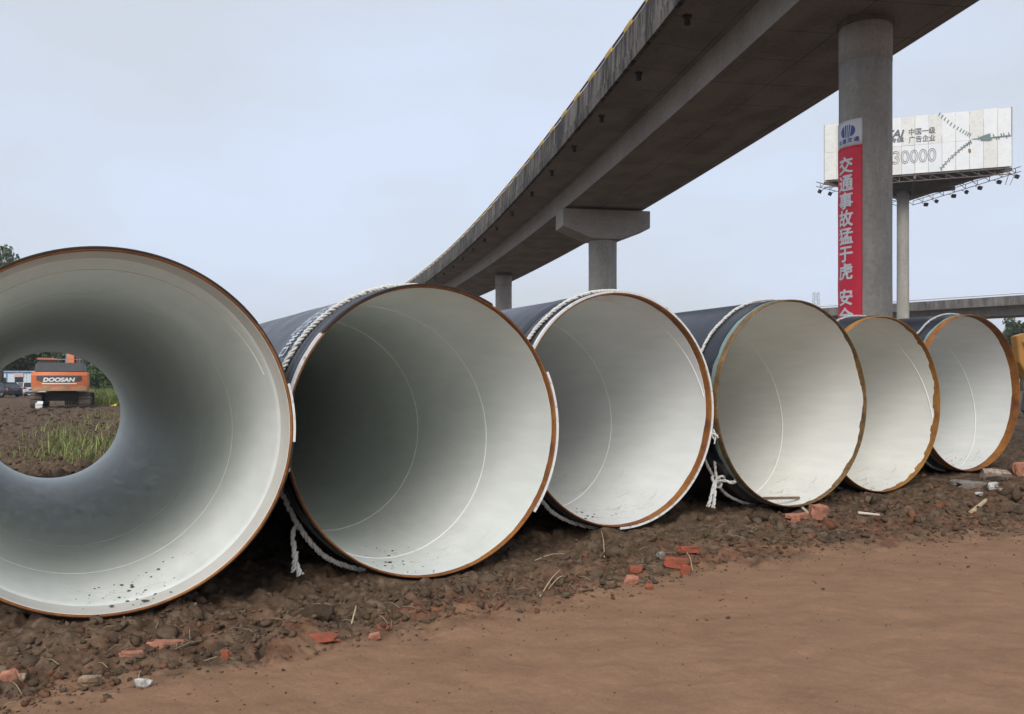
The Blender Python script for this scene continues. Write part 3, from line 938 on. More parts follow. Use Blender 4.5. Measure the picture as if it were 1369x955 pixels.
# walkways with flood lamps along the other two sides
for s0, s1, n_l in ((BB, BC, 7), (BA, BC, 4)):
    dv = (s1 - s0).normalized(); out = Vector((dv.y, -dv.x, 0))
    if out.dot((s0 + s1) / 2 - cen) < 0: out = -out
    mb = MB()
    for o, z in ((0.9, BZ0 - 0.55), (0.9, BZ0 - 0.05)):
        mb.bar(loc(s0 + out * o - dv * 0.2, z), loc(s1 + out * o, z), 0.06)
    L = (s1 - s0).length; k = 0.6
    while k < L:
        b = s0 + dv * k
        mb.bar(loc(b, BZ0 + 0.0), loc(b + out * 0.9, BZ0 - 0.55), 0.05); mb.bar(loc(b + out * 0.9, BZ0 - 0.55), loc(b + out * 0.9, BZ0 - 0.05), 0.05)
        k += 1.9
    mb.build('walkway_rail', M_STEEL, bb)
    for j in range(n_l):
        b = s0 + dv * (1.4 + j * 2.5 + rb_.uniform(-0.4, 0.4)) + out * 0.9
        tip = b + out * 0.7
        lp = MB(); lp.bar(loc(b, BZ0 - 0.55), loc(tip, BZ0 - 0.75), 0.05)
        lp.build('lamp_arm', M_STEEL, bb)
        lh = MB(); lh.box(loc(tip, BZ0 - 0.75), (0.48, 0.30, 0.42), rz=rb_.uniform(0, 1), rx=0.5); lh.build('flood_lamp', M_DARKST, bb, 0.03)
mb = MB(); b0 = BB + b_dir * 0.4
mb.bar(loc(b0, BZ0 - 0.5), loc(b0 - b_dir * 0.6, BZ0 - 2.0), 0.05); mb.bar(loc(b0 - b_dir * 0.6, BZ0 - 0.5), loc(b0 - b_dir * 1.0, BZ0 - 1.9), 0.05)
mb.build('bent_bracket', M_STEEL, bb)
pole = MB(); pole.lathe([(0.66, -0.5), (0.66, 8), (0.665, 8.02), (0.66, 8.04), (0.64, 16), (0.64, BZ0 - 0.9), (0.02, BZ0 - 0.9)], 28)
po = pole.build('column', M_POLE, bb); po.location = (-1.0, 0.0, 0)
# print on the front face
def face_text(body, px0, px1, py, mat, hpx, name='lettering', **kw):
    u0, z = b_pix(px0, py); u1, _ = b_pix(px1, py)
    me = text_mesh(body, 1.0, **kw)
    co = np.array([v.co[:] for v in me.vertices])
    lo, hi = co.min(0), co.max(0)
    _, za = b_pix((px0 + px1) / 2, py - hpx / 2); _, zb = b_pix((px0 + px1) / 2, py + hpx / 2)
    sx = (u1 - u0) / (hi[0] - lo[0]); sz = (za - zb) / (hi[1] - lo[1])
    for v in me.vertices:
        u = u0 + (v.co.x - lo[0]) * sx; zz = zb + (v.co.y - lo[1]) * sz
        v.co = bpt(u, zz, 0.068 + v.co.z * 0.3)
    return link(name, me, mat, bb)
face_text('TAi', 1185, 1209, 179.5, M_INK, 11, thick=0.035, shear=0.25)
face_text('传媒', 1189, 1208.5, 188, M_INK, 6.5, thick=0.02)
face_text('中国一级', 1215, 1250.5, 175.5, M_INK, 9, thick=0.012)
face_text('广告企业', 1215, 1250.5, 185.5, M_INK, 9, thick=0.012)
face_text('30000', 1193.5, 1251.5, 209.2, M_INK, 17.5, outline=0.011)
def zipper():
    mb = MB()
    def quad(px, py, dx, dy, wx, wy):
        """small printed tooth, direction (dx,dy) and width in pixels of the photograph"""
        n = math.hypot(dx, dy); tx, ty = dx / n, dy / n
        pts = [(px + tx * s * wx - ty * r * wy, py + ty * s * wx + tx * r * wy) for s, r in ((-1, -1), (1, -1), (1, 1), (-1, 1))]
        vs = [bpt(*b_pix(*p), 0.066) for p in pts]
        mb.add(vs, [(0, 1, 2, 3)])
    top = [(1256, 153), (1264, 160), (1273, 167.5), (1283, 173.5), (1291, 178), (1297, 181)]
    bot = [(1258, 226), (1265, 217.5), (1275, 208), (1284, 200), (1292, 194), (1298, 190)]
    for line, sgn in ((top, 1), (bot, -1)):
        P = np.array(line, float); n = 12
        s = np.linspace(0, len(P) - 1, n); X = np.interp(s, range(len(P)), P[:, 0]); Yp = np.interp(s, range(len(P)), P[:, 1])
        for k in range(n):
            quad(X[k], Yp[k], 1.2, -2.0 if sgn > 0 else 2.4, 2.5, 0.65)
            if k < n - 1 and sgn < 0: quad((X[k] + X[k + 1]) / 2, (Yp[k] + Yp[k + 1]) / 2, X[k + 1] - X[k], Yp[k + 1] - Yp[k], 1.2, 0.9)
    for px in np.arange(1325, 1352, 3.4):
        quad(px, 184 - (px - 1325) * 0.12 + (1.6 if int(px) % 2 else -1.6), 0.3, 1, 2.2, 0.7)
    quad(1338.5, 183, 1, -0.11, 13, 0.7)
    vs = [bpt(*b_pix(*p), 0.069) for p in ((1308, 184.5), (1313, 182), (1324, 178.5), (1324, 188.5), (1312, 188.5))]
    mb.add(vs, [(0, 1, 2, 3, 4)])
    quad(1304, 186, 1, -0.05, 4, 0.5); quad(1308, 185, 0.1, 1, 3, 0.4)
    return mb.build('zipper_print', M_INK2, bb)
zipper()
hol = MB(); c = [b_pix(*p) for p in ((1294.5, 199), (1298, 200), (1298, 204), (1296, 205), (1294.5, 203))]
hol.add([bpt(u, z, 0.07) for u, z in c], [tuple(range(5))]); hol.build('torn_hole', M_RAIL, bb)

# ------------------------------------------------------------------ far viaduct crossing behind on the right
def far_viaduct():
    A, B = Vector((118, 66, 0)), Vector((10, 186, 0))
    d = (B - A).normalized(); nrm = Vector((-d.y, d.x, 0))
    if nrm.y > 0: nrm = -nrm                          # towards the camera
    L = (B - A).length; rz = math.atan2(d.y, d.x)
    root = thing('viaduct', 'distant straight grey viaduct with white railing beyond the rightmost pipes', 'bridge', A.to_tuple(), (0, 0, rz))
    def P(u, v, z): return (u, v, z)                  # local: u along, v towards +n (away side is +)
    sgn = 1 if Matrix.Rotation(rz, 3, 'Z') @ Vector((0, 1, 0)) @ nrm > 0 else -1
    z0 = 10.45
    m1 = concrete('far_girder_concrete', (0.28, 0.275, 0.26), 0.3, True)
    m2 = concrete('far_parapet_concrete', (0.19, 0.18, 0.165), 0.7, True)
    mb = MB(); mb.prism([(-2.6 , z0), (2.6, z0), (3.0, z0 + 1.2), (-3.0, z0 + 1.2)], 0, L)
    # prism is along y: turn it to run along x
    mb.v = [(y, x, z) for x, y, z in mb.v]; mb.build('box_girder', m1, root)
    mb = MB().box((L / 2, 0, z0 + 1.32), (L, 9.4, 0.24)); mb.build('deck_slab', m1, root)
    for side in (-1, 1):
        k = 0.0
        while k < L:
            mb = MB().box((k + 2.98, side * 4.6, z0 + 1.85), (5.94, 0.25, 1.15)); mb.build('parapet_panel', m2, root)
            k += 6.0
        mr = MB(); mr.tube([(0, side * 4.6, z0 + 2.72), (L, side * 4.6, z0 + 2.72)], 0.09, 6)
        for k in np.arange(1.5, L, 3.0): mr.bar((k, side * 4.6, z0 + 2.4), (k, side * 4.6, z0 + 2.72), 0.08)
        mr.build('railing', paint('white_railing', (0.7, 0.7, 0.7), 0.5, 0.05), root)
    for u in np.arange(12, L, 26):
        mp = MB().lathe([(0.8, -1), (0.8, z0)], 20); o = mp.build('pier', m1, root); o.location = (u, 0, 0)
far_viaduct()

# ------------------------------------------------------------------ trees
def leaf_mat(name, a, b):
    t = NT(name); n = t.noise(t.coord(), 0.9, 3); v = t.attr('tint')
    c = t.ramp(v, [(0.0, tuple(x * 0.55 for x in a)), (0.5, a), (1.0, b)])
    t.b.inputs['Subsurface Weight'].default_value = 0.0
    return t.fin(c, 0.6, 0, 0.3)
M_LEAF = [leaf_mat('leaves_dark', (0.035, 0.060, 0.022), (0.075, 0.11, 0.04)), leaf_mat('leaves_mid', (0.055, 0.09, 0.028), (0.11, 0.16, 0.05)),
          leaf_mat('leaves_grey', (0.075, 0.10, 0.055), (0.14, 0.17, 0.10))]
M_BARK = paint('bark', (0.075, 0.06, 0.047), 0.9, 0.3, 4)

def tree(label, x, y, h, rx, mat, leaves=5000, leaf=0.28, seed=0, base=0.25, group=None, name='broadleaf_tree', loose=0.35):
    rng = np.random.default_rng(seed)
    z0 = gh(x, y)
    root = thing(name, label, 'tree', (x, y, z0 - 0.1), group=group)
    mb = MB(); lean = rng.normal(0, 0.03, 2) * h
    top = h * 0.82
    pts = [(lean[0] * t * t, lean[1] * t * t, top * t) for t in np.linspace(0, 1, 7)]
    mb.tube(pts, [max(0.03, 0.028 * h * (1 - 0.93 * t)) for t in np.linspace(0, 1, 7)], 8)
    cl_c = []
    for k in range(16):
        t = base + (1 - base) * rng.random() * 0.75
        st = Vector((lean[0] * t * t, lean[1] * t * t, top * t))
        az = rng.random() * 2 * PI; ln = rx * (0.55 + 0.6 * rng.random()) * (1.15 - 0.6 * t)
        en = st + Vector((math.cos(az) * ln, math.sin(az) * ln, ln * (0.35 + 0.7 * rng.random())))
        mid = st.lerp(en, 0.5) + Vector((0, 0, ln * 0.1))
        mb.tube([st, mid, en], [0.012 * h * (1.1 - t), 0.007 * h * (1.1 - t), 0.015], 5)
        cl_c += [en, mid.lerp(en, 0.5)]
    mb.build('trunk', M_BARK, root)
    for k in range(26):
        u = rng.normal(size=3); u /= np.linalg.norm(u); r = rng.random() ** 0.4
        zc = h * (0.5 + base * 0.5); hz = h * (0.5 - base * 0.5) * 0.92
        cl_c.append(Vector((u[0] * r * rx + lean[0] * 0.5, u[1] * r * rx + lean[1] * 0.5, zc + u[2] * r * hz)))
    C = np.array([c[:] for c in cl_c]); nc = len(C)
    cr = rx * (0.16 + loose * 0.5 * rng.random(nc)); ct = rng.random(nc)
    idx = rng.integers(0, nc, leaves)
    off = rng.normal(size=(leaves, 3)); off /= np.linalg.norm(off, axis=1)[:, None]
    off *= (rng.random(leaves) ** 0.45)[:, None] * cr[idx][:, None]
    P = C[idx] + off; P[:, 2] = np.clip(P[:, 2], h * base * 0.6, h)
    a = rng.normal(size=(leaves, 3)); a /= np.linalg.norm(a, axis=1)[:, None]
    b = rng.normal(size=(leaves, 3)); b -= a * (a * b).sum(1)[:, None]; b /= np.linalg.norm(b, axis=1)[:, None]
    sz = leaf * (0.6 + 0.8 * rng.random(leaves))[:, None]
    V = np.stack([P - a * sz, P + b * sz * 0.5, P + a * sz, P - b * sz * 0.5], 1).reshape(-1, 3)
    me = big_mesh('crown', V, np.arange(len(V)).reshape(-1, 4))
    point_attr(me, 'tint', np.repeat(np.clip(0.55 * ct[idx] + 0.45 * rng.random(leaves), 0, 1), 4))
    link('crown', me, mat, root)
    return root

def far_pt(px, Y): return (px - 684.5) / F * Y
tree('tall loose tree whose top shows above the nearest pipe', far_pt(-1, 92), 92, 17.7, 3.4, M_LEAF[2], 5200, 0.24, 3, 0.3)
tree('dense dark tree behind the site office, seen through the nearest pipe', far_pt(20, 130), 130, 12.5, 4.6, M_LEAF[0], 9000, 0.33, 4, 0.08)
tree('broad dark tree left of the boom, seen through the nearest pipe', far_pt(58, 138), 138, 9.5, 3.8, M_LEAF[0], 7000, 0.34, 5, 0.06)
tree('thin pale tree straight behind the orange excavator', far_pt(85, 120), 120, 7.8, 2.0, M_LEAF[2], 1800, 0.22, 6, 0.2)
tree('grey-green tree just right of the orange excavator boom', far_pt(108, 140), 140, 7.4, 2.6, M_LEAF[2], 4000, 0.30, 7, 0.08)
tree('rounded bright green bush tree right of the excavator', far_pt(128, 110), 110, 3.9, 2.6, M_LEAF[1], 5200, 0.22, 8, 0.04)
tree('low green bush tree at the right edge of the pipe bore', far_pt(150, 104), 104, 3.2, 2.3, M_LEAF[1], 4200, 0.20, 9, 0.04)
tree('tree at the left edge of the bore above the site office', far_pt(-12, 128), 128, 11.0, 4.4, M_LEAF[0], 7000, 0.34, 31, 0.06)
for k, (px, Y, h, rx, m, lb) in enumerate([
        (1338, 160, 13.2, 4.0, 2, 'hazy grey-green tree under the far viaduct beside the last pipe'),
        (1352, 168, 14.6, 4.5, 2, 'taller hazy tree under the far viaduct near the right picture edge'),
        (1366, 150, 12.4, 4.0, 0, 'darker tree at the right picture edge below the far viaduct'),
        (1382, 165, 14.0, 4.6, 2, 'hazy tree cut by the right picture edge'),
        (1358, 128, 8.6, 3.2, 1, 'low green tree standing behind the yellow excavator arm')]):
    tree(lb, far_pt(px, Y), Y, h, rx, M_LEAF[m], 4500, 0.34, 40 + k, 0.05)

# distant lattice pylon
def pylon():
    Y = 640; X = far_pt(1091, Y); h = 66
    root = thing('pylon', 'tiny hazy lattice pylon on the horizon left of the red banner', 'pylon', (X, Y, 0))
    mb = MB()
    for sx, sy in ((-1, -1), (1, -1), (1, 1), (-1, 1)):
        mb.bar((sx * 3.4, sy * 3.4, 0), (sx * 1.6, sy * 1.6, h), 0.35)
    for k in range(9):
        z0, z1 = h * k / 9, h * (k + 1) / 9; w0, w1 = 3.4 - 1.8 * k / 9, 3.4 - 1.8 * (k + 1) / 9
        for s in (-1, 1):
            mb.bar((-w0, s * w0, z0), (w1, s * w1, z1), 0.22); mb.bar((w0, s * w0, z0), (-w1, s * w1, z1), 0.22)
    mb.build('lattice_mast', paint('galvanised', (0.35, 0.36, 0.37), 0.6), root)
    for z in (h * 0.72,):
        MB().bar((-11, 0, z), (16, 0, z), 0.5).build('cross_arm', bpy.data.materials['galvanised'], root)
pylon()

# ------------------------------------------------------------------ excavators
M_ORANGE = paint('excavator_orange', (0.55, 0.13, 0.035), 0.5, 0.16, 1.5, (0.24, 0.13, 0.075))
M_YEL = paint('excavator_yellow', (0.42, 0.20, 0.04), 0.5, 0.12, 1.5, (0.28, 0.16, 0.07))
M_CWDIRT = paint('counterweight_mud', (0.38, 0.22, 0.13), 0.8, 0.25, 3)
M_DGREY = paint('dark_grey_panel', (0.065, 0.068, 0.072), 0.5, 0.15)
M_TRACK = paint('muddy_track', (0.10, 0.083, 0.068), 0.9, 0.35, 5, (0.17, 0.13, 0.095))
def glass(name, col=(0.02, 0.025, 0.028)):
    t = NT(name); return t.fin(col, 0.08, 0, 0.6)
M_GLASS = glass('dark_glass')
M_WHITE = paint('plain_white', (0.72, 0.72, 0.70), 0.5, 0.05)
M_GREYM = paint('grey_metal', (0.25, 0.25, 0.25), 0.5, 0.1, metal=0.4)

def excavator(label, x, y, rz, paintm, lettering):
    """local +y is forward, -y is the counterweight end"""
    root = thing('excavator', label, 'excavator', (x, y, gh(x, y) - 0.05), (0, 0, rz))
    und = MB().box((0, 0.1, 0.78), (1.9, 2.4, 0.5)).box((0, 0.1, 0.62), (2.2, 1.0, 0.25)); und.build('undercarriage', M_DGREY, root, 0.03)
    MB().lathe([(0.75, 0.95), (0.8, 1.0), (0.8, 1.12), (0.7, 1.15)], 24).build('slew_ring', M_DGREY, root)
    for sx in (-1, 1):
        tr = MB().box((sx * 1.3, 0.1, 0.52), (0.35, 3.3, 0.55)); t_o = tr.build('track', M_TRACK, root, 0.05)
        sh = MB(); per = []
        n_ = 40; hl, rr = 1.75, 0.46
        tot = 2 * (2 * hl) + 2 * PI * rr
        for k in range(n_):
            s = tot * k / n_
            if s < 2 * hl: yy, zz, an = -hl + s, 0.52 + rr, 0
            elif s < 2 * hl + PI * rr: a = (s - 2 * hl) / rr; yy, zz, an = hl + rr * math.sin(a), 0.52 + rr * math.cos(a), -a
            elif s < 4 * hl + PI * rr: yy, zz, an = hl - (s - 2 * hl - PI * rr), 0.52 - rr, PI
            else: a = (s - 4 * hl - PI * rr) / rr; yy, zz, an = -hl - rr * math.sin(a), 0.52 - rr * math.cos(a), PI - a
            sh.box((sx * 1.3, yy + 0.1, zz), (0.62, tot / n_ * 0.86, 0.07), rx=an)
        sh.build('track_shoes', M_TRACK, t_o)
        for wy in (-1.65, 1.85):
            w = MB().lathe([(0.02, -0.15), (0.36, -0.15), (0.36, 0.15), (0.02, 0.15)], 18); w.v = [(z + sx * 1.3, a + wy, b + 0.52) for a, b, z in w.v]
            w.build('sprocket', M_TRACK, t_o)
    up = MB().box((0, -0.1, 1.27), (2.75, 3.6, 0.26)); up.build('slew_platform', M_DGREY, root, 0.03)
    # counterweight with a rounded back
    cw = []
    for k in range(13):
        t = k / 12; xx = -1.5 + 3.0 * t
        cw.append((xx, -2.55 - 0.35 * (1 - (2 * t - 1) ** 2)))
    mb = MB(); n = len(cw)
    zl = [1.12, 1.30, 2.05, 2.25]; ins = [0.10, 0.0, 0.0, 0.10]
    vs = []
    for z, i_ in zip(zl, ins):
        for xx, yy in cw: vs.append((xx * (1 - i_ * 0.3), yy + i_, z))
        vs += [(1.5, -1.5, z), (-1.5, -1.5, z)]
    m = n + 2; fs = []
    for q in range(3):
        for k in range(m): fs.append((q * m + k, q * m + (k + 1) % m, (q + 1) * m + (k + 1) % m, (q + 1) * m + k))
    fs += [tuple(range(m))[::-1], tuple(3 * m + k for k in range(m))]
    cwo = mb.add(vs, fs).build('counterweight', paintm, root, 0.02)
    def back(xx): return -2.55 - 0.35 * (1 - (xx / 1.5) ** 2)
    if lettering:
        lo = MB()
        pts = [(-0.98, 1.98), (1.1, 1.98), (1.3, 2.12), (-1.3, 2.12)]
        def strip(x0, x1, f0, f1, off, mat, name, par):
            s = MB(); v = []; k_ = 14
            for k in range(k_ + 1):
                xx = x0 + (x1 - x0) * k / k_; v += [(xx, back(xx) - off, f0(xx)), (xx, back(xx) - off, f1(xx))]
            s.add(v, [(2 * k, 2 * k + 2, 2 * k + 3, 2 * k + 1) for k in range(k_)]); s.build(name, mat, par)
        strip(-1.2, 1.2, lambda a: 1.62 + 0.26 * max(0, abs(a) - 0.75), lambda a: 2.02, 0.012, M_DGREY, 'dark_decal', cwo)
        strip(-1.47, 1.47, lambda a: 1.14, lambda a: 1.40 + 0.05 * math.sin(a * 7), 0.006, M_CWDIRT, 'mud_smear', cwo)
        me = text_mesh('DOOSAN', 0.42, thick=0.024, shear=0.18)
        co = np.array([v.co[:] for v in me.vertices]); lo_, hi_ = co.min(0), co.max(0)
        for v in me.vertices:
            xx = (v.co.x - lo_[0]) / (hi_[0] - lo_[0]) * 1.7 - 0.85
            v.co = (xx, back(xx) - 0.02 - v.co.z, 1.66 + (v.co.y - lo_[1]) / (hi_[1] - lo_[1]) * 0.26)
        link('lettering', me, M_WHITE, cwo)
        strip(-0.9, 0.92, lambda a: 1.53, lambda a: 1.60, 0.016, M_WHITE, 'white_underline', cwo)
    ec = MB().box((0.0, -1.6, 2.52), (2.7, 1.9, 0.56), taper=0.94); eo = ec.build('engine_cover', M_DGREY, root, 0.06)
    MB().tube([(0.75, -1.3, 2.8), (0.75, -1.3, 3.15), (0.75, -1.42, 3.25)], 0.07, 8).build('exhaust', M_DGREY, eo)
    MB().tube([(-1.2, -2.3, 2.8), (-1.2, -2.3, 3.0), (1.2, -2.3, 3.0), (1.2, -2.3, 2.8)], 0.025, 6).build('hand_rail', M_GREYM, eo)
    MB().box((1.0, 0.4, 1.8), (0.75, 2.0, 0.85)).build('side_tank', paintm, root, 0.05)
    cab = MB(); cab.prism([(-1.38, 1.4), (-0.5, 1.4), (-0.5, 3.0), (-1.3, 3.0)], -0.55, 1.25); co_ = cab.build('cab', M_DGREY, root, 0.05)
    MB().box((-0.92, 0.35, 3.06), (0.98, 1.95, 0.13)).build('cab_roof', paintm, co_, 0.04)
    MB().box((-0.92, -0.56, 2.55), (0.66, 0.03, 0.7)).build('rear_window', M_GLASS, co_)
    MB().box((-0.92, 1.26, 2.3), (0.66, 0.03, 1.2)).build('front_window', M_GLASS, co_)
    MB().box((-1.36, 0.35, 2.45), (0.03, 1.3, 0.9), ry=0.045).build('side_window', M_GLASS, co_)
    def plate(poly, x0, x1, name, par, mat=paintm):
        mbp = MB(); mbp.prism(poly, x0, x1); mbp.v = [(y_, x_, z_) for x_, y_, z_ in mbp.v]; return mbp.build(name, mat, par, 0.03)
    bo = plate([(0.9, 1.5), (1.3, 1.4), (2.9, 3.7), (5.3, 3.15), (5.45, 3.5), (3.3, 4.5), (2.4, 4.35)], 0.05, 0.62, 'boom', root)
    plate([(5.15, 3.9), (5.7, 3.75), (5.55, 2.6), (4.55, 0.95), (4.3, 1.05), (5.0, 2.9)], 0.13, 0.54, 'stick', root)
    plate([(4.75, 1.25), (4.0, 1.15), (3.55, 0.6), (3.75, 0.1), (4.35, 0.0), (4.9, 0.45)], -0.25, 0.92, 'bucket', root, M_DGREY)
    for sx in (-0.02, 0.69):
        MB().tube([(sx, 1.5, 1.5), (sx, 2.9, 3.75)], [0.11, 0.06], 8).build('boom_cylinder', M_GREYM, bo)
    MB().tube([(0.34, 2.7, 4.55), (0.34, 5.15, 4.05)], [0.11, 0.06], 8).build('stick_cylinder', M_GREYM, bo)
    return root
excavator('orange excavator seen from behind through the bore of the nearest pipe', far_pt(85, 55.0) , 55.0, math.radians(22), M_ORANGE, True)
excavator('yellow excavator with its arm lowered beyond the last pipe', far_pt(1371, 40) + 4.75, 40.0, math.radians(100), M_YEL, False)

# ------------------------------------------------------------------ cars
def car(label, x, y, rz, body_m, hatch=False):
    """local +y forward; lofted body of cross sections"""
    root = thing('parked_car', label, 'car', (x, y, gh(x, y)), (0, 0, rz), 'cars parked by the site office')
    L = 4.6 if not hatch else 4.3
    # side profile stations: y, bottom z, belt z, half width
    st = [(-L / 2, 0.42, 0.78, 0.66), (-L / 2 + 0.08, 0.28, 0.95, 0.80), (-L / 2 + 0.6, 0.22, 1.02, 0.88), (-0.9, 0.20, 0.98, 0.90), (0.3, 0.20, 0.94, 0.90), (1.0, 0.20, 0.90, 0.89), (1.7, 0.22, 0.80, 0.86), (L / 2 - 0.1, 0.28, 0.68, 0.76), (L / 2, 0.40, 0.58, 0.62)]
    V = []; K = 10
    for yy, zb, zt, w in st:
        for sx, zf in ((-0.85, 0), (-1, 0.25), (-1, 0.6), (-0.94, 0.92), (-0.80, 1.0), (0.80, 1.0), (0.94, 0.92), (1, 0.6), (1, 0.25), (0.85, 0)):
            V.append((sx * w, yy, zb + (zt - zb) * zf))
    fs = [(i * K + k, i * K + (k + 1) % K, (i + 1) * K + (k + 1) % K, (i + 1) * K + k) for i in range(len(st) - 1) for k in range(K)]
    fs += [tuple(range(K)), tuple((len(st) - 1) * K + k for k in range(K))]
    body = MB().add(V, fs, True).build('body', body_m, root)
    rear0, rear1 = (-1.85, -1.25) if not hatch else (-2.05, -1.7)
    V = []; gs = [(rear0, 0.98, 0.02), (rear1, 0.98, 0.44), (-0.3, 0.97, 0.50), (0.45, 0.95, 0.44), (1.25, 0.90, 0.02)]
    for yy, zb, hh in gs:
        V += [(-0.80, yy, zb - 0.02), (-0.62 if hh > 0.1 else -0.78, yy, zb + hh), (0.62 if hh > 0.1 else 0.78, yy, zb + hh), (0.80, yy, zb - 0.02)]
    fs = [(i * 4 + k, i * 4 + k + 1, i * 4 + k + 5, i * 4 + k + 4) for i in range(4) for k in range(3)]
    MB().add(V, fs, False).build('windows', M_GLASS, root)
    ro = MB(); ro.box((0, (rear1 + 0.45) / 2, 1.455), (1.24, 0.45 - rear1 + 0.1, 0.05)); ro.build('roof', body_m, root, 0.02)
    for sx in (-1, 1):
        pl = MB(); 
        for (a, b) in (((sx * 0.80, rear0 - 0.02, 0.96), (sx * 0.62, rear1, 1.44)), ((sx * 0.81, -0.4, 0.96), (sx * 0.63, -0.35, 1.46)), ((sx * 0.80, 1.27, 0.90), (sx * 0.63, 0.45, 1.42))):
            pl.bar(a, b, 0.09)
        pl.build('pillars', body_m, root)
        MB().box((sx * 0.62, -L / 2 + 0.06, 0.84), (0.34, 0.10, 0.17)).build('tail_light', M_TAIL, root, 0.02)
        MB().box((sx * 0.6, L / 2 - 0.1, 0.60), (0.34, 0.12, 0.13)).build('headlight', M_GREYM, root, 0.02)
        for wy in (-1.38, 1.38):
            w = MB().lathe([(0.22, -0.10), (0.31, -0.11), (0.33, -0.06), (0.33, 0.06), (0.31, 0.11), (0.22, 0.10)], 22); w.v = [(z + sx * 0.80, a + wy, b + 0.33) for a, b, z in w.v]
            wo = w.build('tyre', M_BLACK, root)
            r = MB().lathe([(0.02, 0.06), (0.20, 0.06), (0.225, 0.09), (0.225, -0.09), (0.02, -0.06)], 18); r.v = [(z + sx * 0.80, a + wy, b + 0.33) for a, b, z in r.v]
            r.build('rim', M_GREYM, wo)
    MB().box((0, -L / 2 - 0.01, 0.72), (0.46, 0.03, 0.14)).build('number_plate', M_PLATE, root)
    MB().box((0, -L / 2 + 0.06, 0.42), (1.3, 0.12, 0.12)).build('rear_bumper_trim', M_DGREY, root, 0.02)
    return root
M_TAIL = paint('tail_light_red', (0.25, 0.01, 0.01), 0.3); M_PLATE = paint('plate_blue', (0.05, 0.10, 0.30), 0.4)
M_CARD = paint('dark_car_paint', (0.035, 0.036, 0.04), 0.25, 0.1); M_CARW = paint('white_car_paint', (0.72, 0.73, 0.73), 0.25, 0.03)
car('dark grey parked saloon at the left edge of the pipe bore', far_pt(2, 90), 90, math.radians(62), M_CARD)
car('white parked car between the dark saloon and the excavator', far_pt(31, 99), 99, math.radians(50), M_CARW, True)

# ------------------------------------------------------------------ site office cabins
def office():
    Y = 108; x0, x1 = far_pt(-30, Y), far_pt(62, Y)
    root = thing('site_office', 'low pale blue and white cabin row behind the parked cars', 'building', (x0, Y, 0))
    W = x1 - x0; H = 2.75
    mw = paint('cabin_white', (0.55, 0.60, 0.66), 0.6, 0.06, 1.0); mbl = paint('cabin_blue', (0.10, 0.20, 0.38), 0.6, 0.1)
    n = int(W / 1.15)
    for k in range(n):
        MB().box((W * (k + 0.5) / n, 0, H / 2 - 0.3), (W / n - 0.04, 0.12, H + 0.6)).build('wall_panel', mw, root)
    fr = MB()
    for k in range(0, n + 1, 3): fr.box((W * k / n, -0.05, H / 2), (0.14, 0.14, H))
    fr.box((W / 2, -0.06, H - 0.08), (W, 0.14, 0.16)); fr.build('blue_frame', mbl, root)
    MB().box((W / 2, 1.5, H + 0.06), (W + 0.4, 3.4, 0.12)).build('roof', paint('cabin_roof', (0.32, 0.38, 0.46), 0.6), root)
    MB().box((W / 2, 3.0, H / 2 - 0.3), (W, 0.1, H + 0.6)).build('rear_wall', mw, root)
    for px, w, z, h in ((3, 1.1, 1.5, 1.1), (-14, 1.2, 1.5, 1.1)):
        wi = MB().box((far_pt(px, Y) - x0, -0.09, z), (w, 0.08, h)).build('window', M_GLASS, root)
        MB().box((far_pt(px, Y) - x0 - w * 0.28, -0.14, z), (w * 0.4, 0.04, h * 0.9)).build('curtain', paint('curtain_ochre', (0.35, 0.27, 0.12), 0.8), wi)
    do = MB().box((far_pt(26, Y) - x0, -0.09, 1.05), (1.0, 0.1, 2.1)).build('door', M_GLASS, root)
    MB().box((far_pt(26, Y) - x0, -0.12, 2.36), (1.15, 0.1, 0.46)).build('sign_board', paint('sign_pink', (0.55, 0.40, 0.40), 0.6), root)
office()

# ------------------------------------------------------------------ ropes
M_ROPE = paint('white_rope', (0.62, 0.61, 0.58), 0.8, 0.15, 30, (0.30, 0.28, 0.24))
M_ROPE2 = paint('grey_rope', (0.46, 0.46, 0.45), 0.8, 0.15, 30, (0.2, 0.19, 0.17))
def resample(pts, step):
    P = np.array([tuple(p) for p in pts], float)
    d = np.r_[0, np.cumsum(np.linalg.norm(np.diff(P, axis=0), axis=1))]
    s = np.linspace(0, d[-1], max(4, int(d[-1] / step)))
    return np.stack([np.interp(s, d, P[:, k]) for k in range(3)], 1), s
def spline(ctrl, n=12):
    P = [Vector(c) for c in ctrl]; P = [P[0] * 2 - P[1]] + P + [P[-1] * 2 - P[-2]]
    out = []
    for i in range(1, len(P) - 2):
        for k in range(n):
            t = k / n
            out.append(0.5 * ((2 * P[i]) + (P[i + 1] - P[i - 1]) * t + (2 * P[i - 1] - 5 * P[i] + 4 * P[i + 1] - P[i + 2]) * t * t + (3 * P[i] - P[i - 1] - 3 * P[i + 1] + P[i + 2]) * t ** 3))
    out.append(P[-2])
    return out
